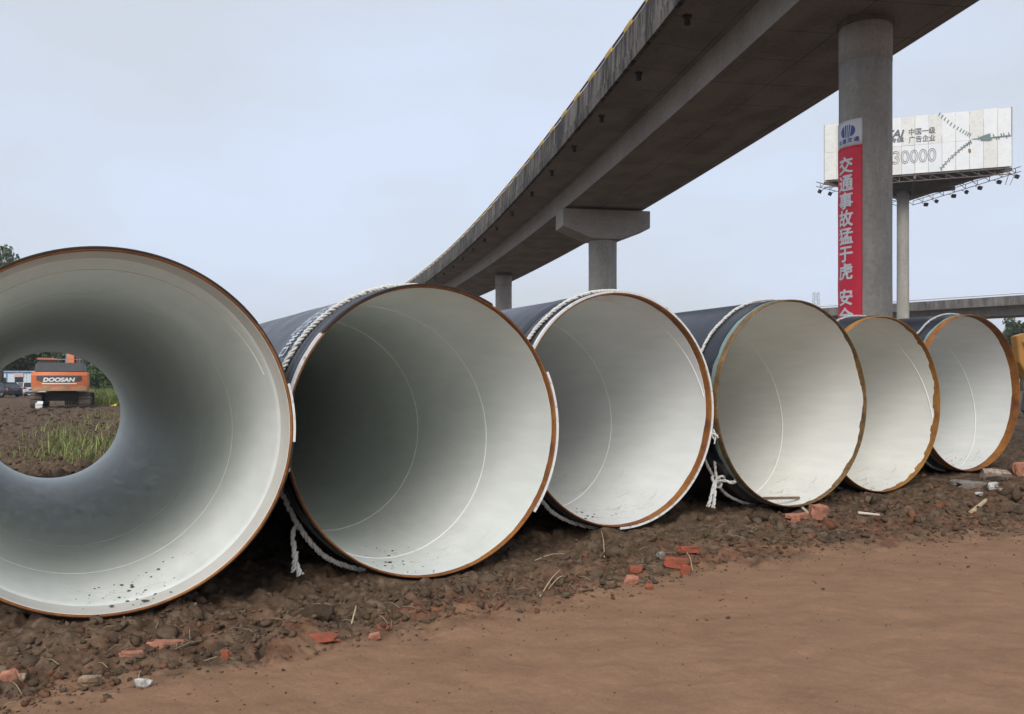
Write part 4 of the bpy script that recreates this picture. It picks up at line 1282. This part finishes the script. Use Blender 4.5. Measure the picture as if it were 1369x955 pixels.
def twisted(pts, R, mat, name, parent, pitch=0.11, org=Vector((0, 0, 0)), fray=0.0):
    """three-strand laid rope along a path"""
    P, s = resample(pts, 0.014)
    n = len(P)
    T = np.gradient(P, axis=0); T /= np.linalg.norm(T, axis=1)[:, None] + 1e-9
    up = np.array([0.31, 0.2, 0.93]); U = np.zeros_like(P); u = np.cross(T[0], up)
    for i in range(n):
        u = u - T[i] * (u @ T[i]); u /= np.linalg.norm(u) + 1e-9; U[i] = u
    W = np.cross(T, U)
    Vs = []; Fs = []; seg = 6; base = 0
    fr = 1 + fray * np.clip((s - s[-1] * 0.55) / (s[-1] * 0.45), 0, 1) ** 1.5
    for k in range(3):
        a = 2 * PI * s / pitch + k * 2 * PI / 3
        a = a + 0.9 * vnoise2(s * 6, s * 0 + k, 3)
        C = P + (U * np.cos(a)[:, None] + W * np.sin(a)[:, None]) * (R * 0.52 * fr * (1 + 0.25 * vnoise2(s * 18, s * 0 + k * 7.1, 5)))[:, None]
        for q in range(n):
            pass
        b = np.linspace(0, 2 * PI, seg, endpoint=False)
        ring = C[:, None, :] + (U[:, None, :] * np.cos(b)[None, :, None] + W[:, None, :] * np.sin(b)[None, :, None]) * (R * 0.56 * (1 + 0.22 * vnoise2(s * 25, s * 0 + k * 3.3, 9)))[:, None, None]
        Vs.append(ring.reshape(-1, 3))
        i = np.arange(n - 1)[:, None]; j = np.arange(seg)[None, :]
        Fs.append(np.stack([i * seg + j, i * seg + (j + 1) % seg, (i + 1) * seg + (j + 1) % seg, (i + 1) * seg + j], -1).reshape(-1, 4) + base)
        base += n * seg
    V = np.concatenate(Vs) - np.array(org[:])
    return link(name, big_mesh(name, V, np.concatenate(Fs), True), mat, parent)

def on_pipe(i, th_deg, y, off):
    r = R_OUT + off; a = math.radians(th_deg)
    return pipe_matrix(i) @ Vector((r * math.cos(a), y, r * math.sin(a) + R_OUT))
def rope(i, y, R, label, mat, slant=0.0, sag=0.0, a0=-80, a1=262, tails=(), knot=None):
    org = on_pipe(i, 90, y, 0.02)
    root = thing('rope', label, 'rope', org, group='ropes tied round the pipe ends')
    pts = []
    for th in np.arange(a0, a1 + 0.1, 2.0):
        sg = sag * math.exp(-((th - 232) / 16.0) ** 2)
        w = 0.014 * math.sin(math.radians(th * 3.1)) + 0.010 * math.sin(math.radians(th * 7.7 + i)) + 0.005 * math.sin(math.radians(th * 19))
        pts.append(on_pipe(i, th, y + slant * math.cos(math.radians(th)) + w, R * 0.98 + sg))
    twisted(pts, R, mat, 'wrapped_line', root, 0.12, org)
    if knot:
        th, off = knot
        c = on_pipe(i, th, y + slant * math.cos(math.radians(th)) - 0.10, off)
        loop = [c + Vector((0.045 * (math.sin(t) + 2 * math.sin(2 * t)) * 0.55, 0.03 * math.sin(3 * t) - 0.02, 0.045 * (math.cos(t) - 2 * math.cos(2 * t)) * 0.55)) for t in np.linspace(0, 2 * PI, 60)]
        twisted(loop, R * 0.95, mat, 'knot', root, 0.1, org)
    for tl in tails:
        twisted(spline(tl), R * 0.9, mat, 'loose_end', root, 0.14, org, fray=1.2)
    return root

r2 = on_pipe(1, 217, 0.40, 0.03)
rope(1, 0.40, 0.023, 'thick white twisted rope round the second pipe, loose end dangling beside the nearest pipe', M_ROPE, 0.03, 0.05, -85, 262,
     tails=[(r2, r2 + Vector((-0.02, -0.12, -0.03)), r2 + Vector((0.0, -0.16, -0.18)), r2 + Vector((0.01, -0.17, -0.34))),
            (r2 + Vector((0.01, -0.16, -0.18)), r2 + Vector((0.02, -0.18, -0.27)), r2 + Vector((0.055, -0.20, -0.36)))])
r3 = on_pipe(2, -13, 0.02, 0.03)
rope(2, 0.17, 0.022, 'white twisted rope round the third pipe just behind its white rim', M_ROPE, 0.02, 0.03, -85, 265)
k4 = on_pipe(3, 222, 0.26, 0.09)
rope(3, 0.37, 0.018, 'white rope with a big knot between the third and fourth pipes', M_ROPE, 0.0, 0.05, -85, 265, knot=(222, 0.08),
     tails=[(k4, k4 + Vector((-0.06, -0.10, 0.0)), k4 + Vector((-0.10, -0.16, -0.10)), k4 + Vector((-0.15, -0.2, -0.26))),
            (k4, k4 + Vector((-0.05, -0.11, -0.02)), k4 + Vector((-0.07, -0.17, -0.12)), k4 + Vector((-0.10, -0.21, -0.27))),
            (k4, k4 + Vector((0.05, -0.10, 0.02)), k4 + Vector((0.11, -0.14, 0.0)), k4 + Vector((0.16, -0.16, 0.02))),
            (k4, k4 + Vector((-0.03, -0.02, 0.10)), k4 + Vector((-0.04, -0.04, 0.18)), k4 + Vector((-0.03, -0.03, 0.26)))])
rope(4, 0.42, 0.016, 'thin grey rope round the ragged ochre-rimmed pipe', M_ROPE2, 0.03, 0.0)
rope(5, 0.34, 0.017, 'pale frayed rope round the rightmost pipe', M_ROPE2, 0.05, 0.0)
# frayed scrap of white cord caught on the third pipe's rim
fr = thing('cord_scrap', 'frayed white cord scrap caught on the right rim of the third pipe', 'cord', r3)
for k in range(9):
    v = Vector((RNG.normal(0.03, 0.02), RNG.normal(-0.03, 0.02), RNG.normal(-0.02, 0.05)))
    twisted(spline([r3, r3 + v * 0.6 + Vector((0.01, -0.01, 0.02)), r3 + v + Vector((RNG.normal(0.03, 0.03), 0, RNG.normal(0, 0.05)))], 6), 0.009, M_ROPE, 'strand', fr, 0.05, r3)

# ------------------------------------------------------------------ soil clods, bricks, litter
def ico(sub=1):
    bm = bmesh.new(); bmesh.ops.create_icosphere(bm, subdivisions=sub, radius=1.0)
    bm.verts.ensure_lookup_table()
    V = np.array([v.co[:] for v in bm.verts]); Fc = np.array([[v.index for v in f.verts] for f in bm.faces]); bm.free()
    return V, Fc
ICO1, ICO1F = ico(1)
ICO2, ICO2F = ico(2)
def clod_material():
    t = NT('clod_soil'); co = t.coord(); ti = t.attr('tint'); rd = t.attr('red')
    n = t.noise(co, 22, 6, 0.65)
    c = t.ramp(ti, [(0.0, (0.040, 0.028, 0.019)), (0.5, (0.098, 0.068, 0.046)), (1.0, (0.20, 0.145, 0.10))])
    r = t.ramp(ti, [(0.0, (0.13, 0.042, 0.022)), (1.0, (0.32, 0.115, 0.06))])
    c = t.mix(rd, c, r)
    c = t.mix(0.35, c, t.ramp(n, [(0.3, (0.028, 0.018, 0.012)), (0.7, (0.16, 0.11, 0.07))]))
    t.bump(n, 0.6, 0.01)
    return t.fin(c, 0.95, 0, 0.12)
M_CLOD = clod_material()
def clods(name, label, X, Y, S, red, flat=0.75, seed=0, base=(ICO1, ICO1F), sink=0.25):
    rng = np.random.default_rng(seed)
    keep = np.ones(len(X), bool)
    Z = ground_h(X, Y) + S * (0.55 - sink) * flat
    for c, yw, pt in zip(PC, PYAW, PPIT):
        dx, dy = X - c[0], Y - c[1]
        aa = dx * math.sin(yw) + dy * math.cos(yw); dd = dx * math.cos(yw) - dy * math.sin(yw)
        rad = np.hypot(dd, Z - (c[2] + math.tan(pt) * aa))
        keep &= ~((aa > -S * 1.2 - 0.02) & (aa < PIPE_LEN + 0.2) & (rad < R_OUT + S * 1.15))
    X, Y, Z, S, red = X[keep], Y[keep], Z[keep], S[keep], red[keep]
    n = len(X); B, Fc = base; m = len(B)
    # every clod: lumpy radial noise, own squash and spin
    off = rng.random((n, 3)) * 100
    q = B[None] * 1.3 + off[:, None]
    rad = 1 + 0.42 * vnoise(q[..., 0].ravel(), q[..., 1].ravel(), q[..., 2].ravel(), 5).reshape(n, m) + 0.18 * (rng.random((n, m)) - 0.5)
    V = B[None] * rad[..., None]
    for _ in range(5):      # broken faces
        nn = rng.normal(size=(n, 1, 3)); nn /= np.linalg.norm(nn, axis=2, keepdims=True)
        dd = (V * nn).sum(2, keepdims=True) - rng.uniform(0.15, 0.7, (n, 1, 1))
        V = V - nn * np.maximum(dd, 0) * 0.92
    V = V + rng.normal(0, 0.055, V.shape)
    V *= (1 + 0.5 * (rng.random((n, 1, 3)) - 0.45))
    V[..., 2] *= flat
    a = rng.random(n) * 2 * PI; ca, sa = np.cos(a)[:, None], np.sin(a)[:, None]
    tl = rng.normal(0, 0.35, n); ct, st = np.cos(tl)[:, None], np.sin(tl)[:, None]
    x, y, z = V[..., 0], V[..., 1] * ct - V[..., 2] * st, V[..., 1] * st + V[..., 2] * ct
    V = np.stack([x * ca - y * sa, x * sa + y * ca, z], -1) * S[:, None, None] + np.stack([X, Y, Z], -1)[:, None]
    Fq = (Fc[None] + (np.arange(n) * m)[:, None, None]).reshape(-1, 3)
    me = big_mesh(name, V.reshape(-1, 3), Fq)
    point_attr(me, 'tint', np.repeat(np.clip(rng.normal(0.5, 0.2, n), 0, 1), m)); point_attr(me, 'red', np.repeat(red, m))
    o = link(name, me, M_CLOD)
    return tag(o, label, kind='stuff')

def berm_points(n, rng, dlo=-0.12, dhi=1.7, xlo=-5, xhi=11.5):
    X = rng.uniform(xlo, xhi, n * 3); D = rng.triangular(dlo, 0.35, dhi, n * 3)
    w = 1 / (1 + np.maximum(X + 2, 0) * 0.10)
    k = rng.random(n * 3) < w
    X, D = X[k][:n], D[k][:n]
    return X, np.interp(X, TRACK_X, TRACK_Y) + D / 0.8, D
rng = np.random.default_rng(21)
X, Y, D = berm_points(11000, rng)
S = np.clip(rng.lognormal(math.log(0.011), 0.65, len(X)), 0.004, 0.06) * (0.6 + 0.4 * sstep(0, 0.5, D))
redp = np.where(rng.random(len(X)) < 0.07 + 0.25 * np.exp(-((D - 0.15) / 0.3) ** 2) * (fbm2(X * 0.9, Y * 0.9, 2, seed=77) > -0.1), rng.uniform(0.35, 0.9, len(X)), 0.0)
clods('loose_soil_crumbs', 'crumbly brown soil in front of the pipe ends', X, Y, S, redp, seed=1)
X, Y, D = berm_points(300, rng, 0.1, 1.5)
S = np.clip(rng.lognormal(math.log(0.045), 0.35, len(X)), 0.025, 0.10)
clods('soil_clods', 'larger lumps of brown soil along the pipe row', X, Y, S, np.where(rng.random(len(X)) < 0.08, 0.4, 0.0), seed=2, base=(ICO2, ICO2F), flat=0.6, sink=0.5)
# rubble strip at the right, in front of the last pipes
X = rng.uniform(2.6, 13.5, 1500); Y = np.interp(X, TRACK_X, TRACK_Y) + np.abs(rng.normal(1.6, 0.9, 1500)) + 0.4
S = np.clip(rng.lognormal(math.log(0.032), 0.6, 1500), 0.01, 0.14)
clods('brick_rubble', 'reddish rubble strewn before the last two pipes', X, Y, S, np.where(rng.random(1500) < 0.5, rng.uniform(0.3, 1, 1500), 0.0), seed=3, sink=0.4)
# churned field behind the pipes
Y = rng.uniform(17.5, 50, 3200) ; X = (rng.uniform(-90, 260, 3200) - 684.5) / F * Y
S = np.clip(rng.lognormal(math.log(0.045), 0.5, 3200), 0.02, 0.16) * (0.7 + Y / 60)
clods('churned_soil', 'churned brown soil of the field behind the pipes', X, Y, S, np.zeros(3200), seed=4, flat=0.6, sink=0.45)
# sparse crumbs on the smooth track
X = rng.uniform(-4, 9, 1500); Y = np.interp(X, TRACK_X, TRACK_Y) - np.abs(rng.normal(0, 1.0, 1500)) ** 1.3 - 0.03
clods('track_crumbs', 'small crumbs scattered on the smooth dirt track', X, Y, np.clip(rng.lognormal(math.log(0.0045), 0.5, 1500), 0.002, 0.018), np.where(rng.random(1500) < 0.35, 0.5, 0.0), seed=6)

# bricks and stones that can be told apart
def stone_mat(name, col, dirt): 
    t = NT(name); co = t.coord(); n = t.noise(co, 14, 6, 0.65); n2 = t.noise(co, 60, 4, 0.6)
    c = t.ramp(n2, [(0.3, tuple(v * 0.75 for v in col)), (0.7, tuple(min(1, v * 1.2) for v in col))])
    c = t.mix(t.ramp(n, [(0.45, 0.0), (0.65, 0.75)]), c, dirt)
    t.bump(n2, 0.5, 0.004)
    return t.fin(c, 0.92, 0, 0.2)
SOILC = (0.12, 0.072, 0.042)
M_BRICK = stone_mat('red_brick', (0.34, 0.085, 0.05), SOILC)
M_BRICKP = stone_mat('pale_brick', (0.44, 0.19, 0.125), SOILC)
M_STONE = {'white': stone_mat('white_stone', (0.58, 0.57, 0.54), SOILC), 'grey': stone_mat('grey_stone', (0.24, 0.225, 0.20), SOILC), 'tan': stone_mat('tan_stone', (0.34, 0.25, 0.165), SOILC), 'pale': stone_mat('pale_concrete', (0.42, 0.34, 0.28), SOILC)}
def chunk(name, label, cat, px, py, wpx, hpx, mat, kind='brick', rz=0.0, seed=0, lift=0.0):
    p = on_ground(px, py + hpx * 0.35); rnd = np.random.default_rng(seed + 500)
    sc = p.y / F
    w, h = wpx * sc, max(hpx * sc * 0.95, 0.02)
    if kind == 'brick':
        bm = bmesh.new(); bmesh.ops.create_cube(bm, size=1.0)
        bmesh.ops.subdivide_edges(bm, edges=bm.edges[:], cuts=2, use_grid_fill=True)
        for v in bm.verts:
            e = Vector(rnd.normal(0, 0.05, 3)); k = 0.14 if max(abs(v.co.x), 0) > 0.49 else 0.0
            v.co.x += rnd.normal(0, k * 0.5)
            v.co = Vector((v.co.x * w, v.co.y * w * 0.48, v.co.z * h)) + Vector((e.x * w * 0.25, e.y * w * 0.2, e.z * h * 0.5))
        bmesh.ops.bevel(bm, geom=[e for e in bm.edges if e.calc_face_angle(0) > 0.9], offset=min(w, h) * 0.06, segments=1, affect='EDGES')
    else:
        bm = bmesh.new(); bmesh.ops.create_icosphere(bm, subdivisions=2, radius=0.5)
        o3 = rnd.random(3) * 50
        for v in bm.verts:
            q = v.co * 2.6; nn = float(vnoise([q.x + o3[0]], [q.y + o3[1]], [q.z + o3[2]], 3)[0])
            c = v.co * (1 + 0.45 * nn + rnd.normal(0, 0.03))
            c = Vector([max(-0.42, min(0.42, t)) for t in c])
            v.co = Vector((c.x * w * 1.1, c.y * w * 0.8, c.z * h * 1.2))
    me = bpy.data.meshes.new(name); bm.to_mesh(me); bm.free()
    o = link(name, me, mat)
    o.location = (p.x, p.y, p.z + h * 0.38 + lift)
    o.rotation_euler = (rnd.normal(0, 0.12), rnd.normal(0, 0.10), rz)
    return tag(o, label, cat, 'broken bricks and stones on the soil')
chunk('broken_brick', 'long dull red broken brick lying below the nearest pipe', 'brick', 220, 864, 46, 14, M_BRICKP, rz=0.10, seed=1)
chunk('broken_brick', 'short reddish brick stub left of the long brick below the nearest pipe', 'brick', 176, 877, 26, 12, M_BRICKP, rz=0.2, seed=2)
chunk('broken_brick', 'bright red broken brick on the soil edge below the first pipe gap', 'brick', 431, 852, 36, 13, M_BRICK, rz=-0.15, seed=3)
chunk('brick_fragment', 'small bright red brick fragment below the middle of the second pipe', 'brick', 511, 839, 13, 8, M_BRICK, seed=4, rz=0.4)
chunk('brick_fragment', 'small pale red brick fragment at the track edge below the second pipe', 'brick', 501, 851, 14, 9, M_BRICKP, seed=5)
chunk('brick_fragment', 'thin upright red brick sliver between long brick and bright brick', 'brick', 301, 876, 9, 13, M_BRICK, seed=6)
chunk('brick_fragment', 'flat red brick piece, upper one of the cluster below the third pipe', 'brick', 920, 737, 26, 9, M_BRICK, rz=0.3, seed=7)
chunk('broken_brick', 'largest red brick of the cluster below the third pipe', 'brick', 905, 753, 30, 14, M_BRICK, rz=-0.35, seed=8)
chunk('brick_fragment', 'upright red brick bit right beside the largest brick of the cluster', 'brick', 917, 763, 13, 14, M_BRICK, rz=0.2, seed=9)
chunk('brick_fragment', 'rounded red brick lump left of the cluster below the third pipe', 'brick', 850, 761, 20, 11, M_BRICK, 'stone', seed=10)
chunk('brick_fragment', 'pale red lump lowest left of the cluster below the third pipe', 'brick', 844, 776, 21, 11, M_BRICKP, 'stone', seed=11)
chunk('brick_fragment', 'small round red lump nearest the track below the third pipe', 'brick', 868, 785, 11, 9, M_BRICK, 'stone', seed=12)
chunk('stone', 'grey angular stone among the red brick cluster', 'stone', 884, 745, 13, 13, M_STONE['grey'], 'stone', seed=13)
chunk('broken_brick', 'large pale red brick chunk standing just right below the fourth pipe', 'brick', 1093, 686, 27, 22, M_BRICKP, rz=0.5, seed=14)
chunk('broken_brick', 'flat pale red brick left of the large chunk below the fourth pipe', 'brick', 1066, 693, 30, 12, M_BRICKP, rz=0.1, seed=15)
chunk('stone', 'white stone lying on the track edge at the lower left', 'stone', 191, 914, 23, 13, M_STONE['white'], 'stone', seed=16)
chunk('stone', 'half sunk tan stone left of the white stone', 'stone', 119, 911, 30, 17, M_STONE['tan'], 'stone', seed=17)
chunk('brick_fragment', 'pink worn brick lump in the bottom left corner', 'brick', 14, 904, 26, 18, M_BRICKP, 'stone', seed=18)
chunk('stone', 'pale stone beside the pink lump in the bottom left corner', 'stone', 27, 908, 14, 15, M_STONE['tan'], 'stone', seed=19)
chunk('stone', 'big rounded tan boulder below the rightmost pipe', 'stone', 1332, 637, 40, 17, M_STONE['pale'], 'stone', seed=20)
chunk('stone', 'dark grey stone between the boulder and the ochre-rimmed pipe', 'stone', 1277, 648, 13, 13, M_STONE['grey'], 'stone', seed=21)
chunk('concrete_slab', 'flat grey concrete slab lying left of the boulder', 'slab', 1301, 650, 34, 9, M_STONE['grey'], rz=-0.3, seed=22)
chunk('stone', 'white plaster lump right of the concrete slab', 'stone', 1327, 650, 14, 11, M_STONE['white'], 'stone', seed=23)
chunk('stone', 'small white pebble in front of the concrete slab', 'stone', 1309, 657, 12, 6, M_STONE['white'], 'stone', seed=24)
chunk('broken_brick', 'pale orange brick standing at the right picture edge', 'brick', 1364, 630, 16, 22, M_BRICKP, rz=0.3, seed=25)
chunk('stone', 'pale flat stone lowest of the rubble right of the boulder', 'stone', 1345, 656, 22, 7, M_STONE['tan'], 'stone', seed=26)
chunk('soil_lump', 'broad cracked soil lump lying below the gap between the first two pipes', 'soil', 418, 826, 62, 27, M_CLOD, 'stone', seed=27)
chunk('soil_lump', 'grey lump of dry soil right under the rope knot', 'soil', 1013, 692, 30, 15, M_CLOD, 'stone', seed=28)

# sticks, straws, scraps
def stick(name, label, cat, a, b, rad, mat, bend_=0.02, group='twigs and straws on the soil'):
    A, B = Vector(a), Vector(b); mid = (A + B) / 2 + Vector((0.3 * bend_, 0, bend_))
    root = MB(); P = spline([A, mid, B], 6)
    root.tube([p - A for p in P], [rad * (1 - 0.35 * k / len(P)) for k in range(len(P))], 6)
    o = root.build(name, mat); o.location = A
    return tag(o, label, cat, group)
M_STRAW = paint('straw', (0.46, 0.37, 0.22), 0.8, 0.2); M_TWIG = paint('twig', (0.13, 0.09, 0.06), 0.9, 0.2); M_BONE = paint('bleached_wood', (0.55, 0.49, 0.40), 0.8, 0.15)
def gp(px, py, lift=0.02): return on_ground(px, py) + Vector((0, 0, lift))
stick('straw', 'long pale straw leaning on the soil below the gap of second and third pipes', 'straw', gp(722, 796), gp(748, 777, 0.10), 0.005, M_STRAW, 0.03)
stick('straw', 'shorter curved straw right beside the long pale one', 'straw', gp(733, 791), gp(757, 779, 0.05), 0.004, M_STRAW, 0.04)
stick('straw', 'upright straw standing directly below the third pipe', 'straw', gp(808, 748), gp(804, 722, 0.12), 0.005, M_STRAW, 0.02)
stick('straw', 'thin straw lying left of the upright straw below the third pipe', 'straw', gp(715, 755), gp(755, 744, 0.04), 0.004, M_STRAW, 0.02)
stick('straw', 'thin straw lying across the red brick cluster', 'straw', gp(926, 766), gp(918, 744, 0.05), 0.004, M_STRAW, 0.02)
stick('twig', 'bent brown twig on the soil right of the second pipe bottom', 'twig', gp(470, 838), gp(476, 826, 0.08), 0.006, M_STRAW, 0.02)
stick('wood_scrap', 'bleached white stick lying right of the pale brick chunk', 'wood', gp(1147, 692), gp(1176, 692), 0.018, M_BONE, 0.0, None)
stick('wood_scrap', 'grey wooden stake stub under the fourth pipe', 'wood', gp(1066, 682, 0.05), gp(1082, 690), 0.022, M_BONE, 0.0, None)
stick('wood_scrap', 'tan wooden splinter on the right rubble', 'wood', gp(1299, 688), gp(1318, 675, 0.06), 0.035, M_STRAW, 0.0, None)
stick('wood_scrap', 'brown rotten wood piece right of the bleached stick', 'wood', gp(1165, 681), gp(1180, 680, 0.03), 0.03, M_TWIG, 0.0, None)
# brown stick lying in the bore of the fourth pipe
M4 = pipe_matrix(3)
a_, b_ = on_pipe(3, 248, 0.10, -0.045), on_pipe(3, 283, 0.22, -0.05)
st = MB().bar((0, 0, 0), tuple(b_ - a_), 0.035, 0.03).build('wooden_stick', paint('reddish_wood', (0.21, 0.12, 0.075), 0.8, 0.3, 12), None, 0.006)
st.location = a_; tag(st, 'reddish brown wooden stick lying in the bore of the fourth pipe', 'stick')

# litter of fine straws and rootlets
def litter():
    rng = np.random.default_rng(8); mb = MB()
    X, Y, D = berm_points(170, rng, 0.0, 1.5)
    for x, y in zip(X, Y):
        z = gh(x, y); a = rng.random() * 2 * PI; L = rng.uniform(0.04, 0.16)
        p = Vector((x, y, z + 0.012)); q = p + Vector((math.cos(a) * L, math.sin(a) * L, rng.uniform(0, 0.04)))
        mb.tube([p, (p + q) / 2 + Vector((0, 0, 0.012)), q], [0.003, 0.003, 0.0015], 4, False)
    tag(mb.build('straw_litter', paint('dry_rootlets', (0.27, 0.205, 0.13), 0.9, 0.3), None), 'fine dry straws and rootlets strewn over the soil', kind='stuff')
litter()

# crumbs of dried mud lying in each bore
def bore_crumbs(i, n, seed, desc):
    rng = np.random.default_rng(seed); M = np.array(pipe_matrix(i)); r = 1.147 if i == 0 else 1.169
    cc_ = rng.normal(0, 1, (5, 2)); kk_ = rng.integers(0, 5, n)
    th = np.radians(-90 + cc_[kk_, 0] * 13 + rng.normal(0, 6, n)); y = np.abs(0.5 + cc_[kk_, 1] * 0.9 + rng.normal(0, 0.22, n)) + 0.05
    ncl = rng.integers(0, 4, n)
    S = np.clip(rng.lognormal(math.log(0.0045), 0.6, n), 0.002, 0.018)
    Vs = ICO1[None] * (1 + 0.5 * (rng.random((n, len(ICO1), 1)) - 0.5)); Vs = Vs * S[:, None, None] * np.array([1.3, 1.0, 0.5])
    C = np.stack([(r - S * 0.3) * np.cos(th), y, (r - S * 0.3) * np.sin(th) + R_OUT], -1)
    if i == 0: C[:, 0] *= np.where(y < 0.3, 1.012, 1); C[:, 2] = np.where(y < 0.25, C[:, 2] - 0.012, C[:, 2])
    V = (Vs + C[:, None]).reshape(-1, 3); V = V @ M[:3, :3].T + M[:3, 3]
    me = big_mesh('mud_crumbs', V, (ICO1F[None] + (np.arange(n) * len(ICO1))[:, None, None]).reshape(-1, 3))
    tag(link('mud_crumbs', me, M_CRUMB), desc, kind='stuff')
M_CRUMB = paint('dried_mud', (0.065, 0.06, 0.05), 0.9, 0.4, 30)
for i, (n, d) in enumerate([(60, 'dark mud crumbs in the bore of the nearest pipe'), (45, 'dark mud crumbs in the bore of the second pipe'), (70, 'dark mud crumbs in the bore of the third pipe'), (25, 'mud crumbs in the bore of the fourth pipe'), (40, 'mud crumbs in the bore of the fifth pipe'), (40, 'mud crumbs in the bore of the rightmost pipe')]):
    bore_crumbs(i, n, 70 + i, d)

# ------------------------------------------------------------------ grass behind the pipes
M_GRASS = leaf_mat('grass_blades', (0.13, 0.18, 0.045), (0.33, 0.36, 0.12))
def grass(name, label, centers, seed):
    rng = np.random.default_rng(seed); Vs = []; T = []
    for (x, y, n, h, sp) in centers:
        bx = x + rng.normal(0, sp, n); by = y + rng.normal(0, sp, n); bz = ground_h(bx, by) - 0.02
        H = h * rng.uniform(0.4, 1.2, n); a = rng.random(n) * 2 * PI; ln = H * rng.uniform(0.05, 1.1, n); w = rng.uniform(0.003, 0.008, n) * (1 + y / 40)
        d = np.stack([np.cos(a), np.sin(a), 0 * a], -1); s = np.stack([-np.sin(a), np.cos(a), 0 * a], -1) * w[:, None]
        P = np.stack([bx, by, bz], -1)
        m = P + d * (ln * 0.35)[:, None] + np.stack([0 * H, 0 * H, H * 0.62], -1)
        t = P + d * ln[:, None] + np.stack([0 * H, 0 * H, H], -1)
        Vs.append(np.stack([P - s, P + s, m + s * 0.8, m - s * 0.8, m - s * 0.8, m + s * 0.8, t + s * 0.1, t - s * 0.1], 1).reshape(-1, 3))
        T.append(np.repeat(rng.random(n), 8))
    V = np.concatenate(Vs); me = big_mesh(name, V, np.arange(len(V)).reshape(-1, 4)); point_attr(me, 'tint', np.concatenate(T))
    tag(link(name, me, M_GRASS), label, kind='stuff')
rng = np.random.default_rng(12)
cs = []
for px, py, n, h, sp in [(80, 588, 90, 0.5, 0.30), (88, 600, 110, 0.55, 0.35), (70, 575, 50, 0.45, 0.3), (100, 610, 120, 0.4, 0.4), (120, 606, 140, 0.5, 0.4), (135, 590, 110, 0.45, 0.4), (140, 575, 60, 0.4, 0.5), (118, 615, 110, 0.35, 0.3), (60, 612, 14, 0.3, 0.2), (15, 612, 30, 0.3, 0.2), (148, 560, 60, 0.35, 0.6), (110, 560, 30, 0.3, 0.6), (128, 568, 40, 0.35, 0.5), (95, 618, 70, 0.3, 0.3)]:
    p = on_ground(px, py); cs.append((p.x, p.y, int(n * 1.1), h * 0.85, sp * 1.35))
grass('field_grass', 'green grass tufts on the soil seen through the nearest pipe', cs, 3)
cs = []
for k in range(70):
    Yy = rng.uniform(58, 75); px = rng.uniform(126, 185); cs.append((far_pt(px, Yy), Yy, 70, 1.0, 0.7))
grass('tall_grass_bank', 'band of tall green grass right of the orange excavator', cs, 4)

# small litter by the excavator
p = on_ground(52, 547)
bx = MB().box((0, 0, 0.16), (0.36, 0.3, 0.30)).box((0.05, -0.02, 0.33), (0.30, 0.34, 0.03), rx=0.4).build('white_box', M_WHITE, None, 0.01)
bx.location = p; bx.rotation_euler = (0.1, 0.05, 0.4); tag(bx, 'small open white carton on the soil at the excavator track', 'box')
p = on_ground(152, 545.5)
ys_ = MB().box((0, 0, 0.05), (0.34, 0.2, 0.10), taper=0.6).box((0.12, 0, 0.1), (0.16, 0.12, 0.10), ry=0.4).build('plastic_scrap', paint('bright_yellow', (0.65, 0.60, 0.02), 0.5), None, 0.02)
ys_.location = p; tag(ys_, 'bright yellow plastic scrap on the field right of the excavator', 'litter')

# ------------------------------------------------------------------ thin haze in the air
hz = MB().box((0, 0, 50), (5200, 5200, 106)).build('haze', None)
tag(hz, 'thin pale haze in the air', kind='stuff')
hm = bpy.data.materials.new('haze_air'); hm.use_nodes = True; hm.node_tree.nodes.clear()
ho = hm.node_tree.nodes.new('ShaderNodeOutputMaterial'); hv = hm.node_tree.nodes.new('ShaderNodeVolumePrincipled')
hv.inputs['Color'].default_value = (0.95, 0.975, 1.0, 1); hv.inputs['Density'].default_value = 0.0003
hm.node_tree.links.new(hv.outputs[0], ho.inputs['Volume']); hz.data.materials.append(hm)
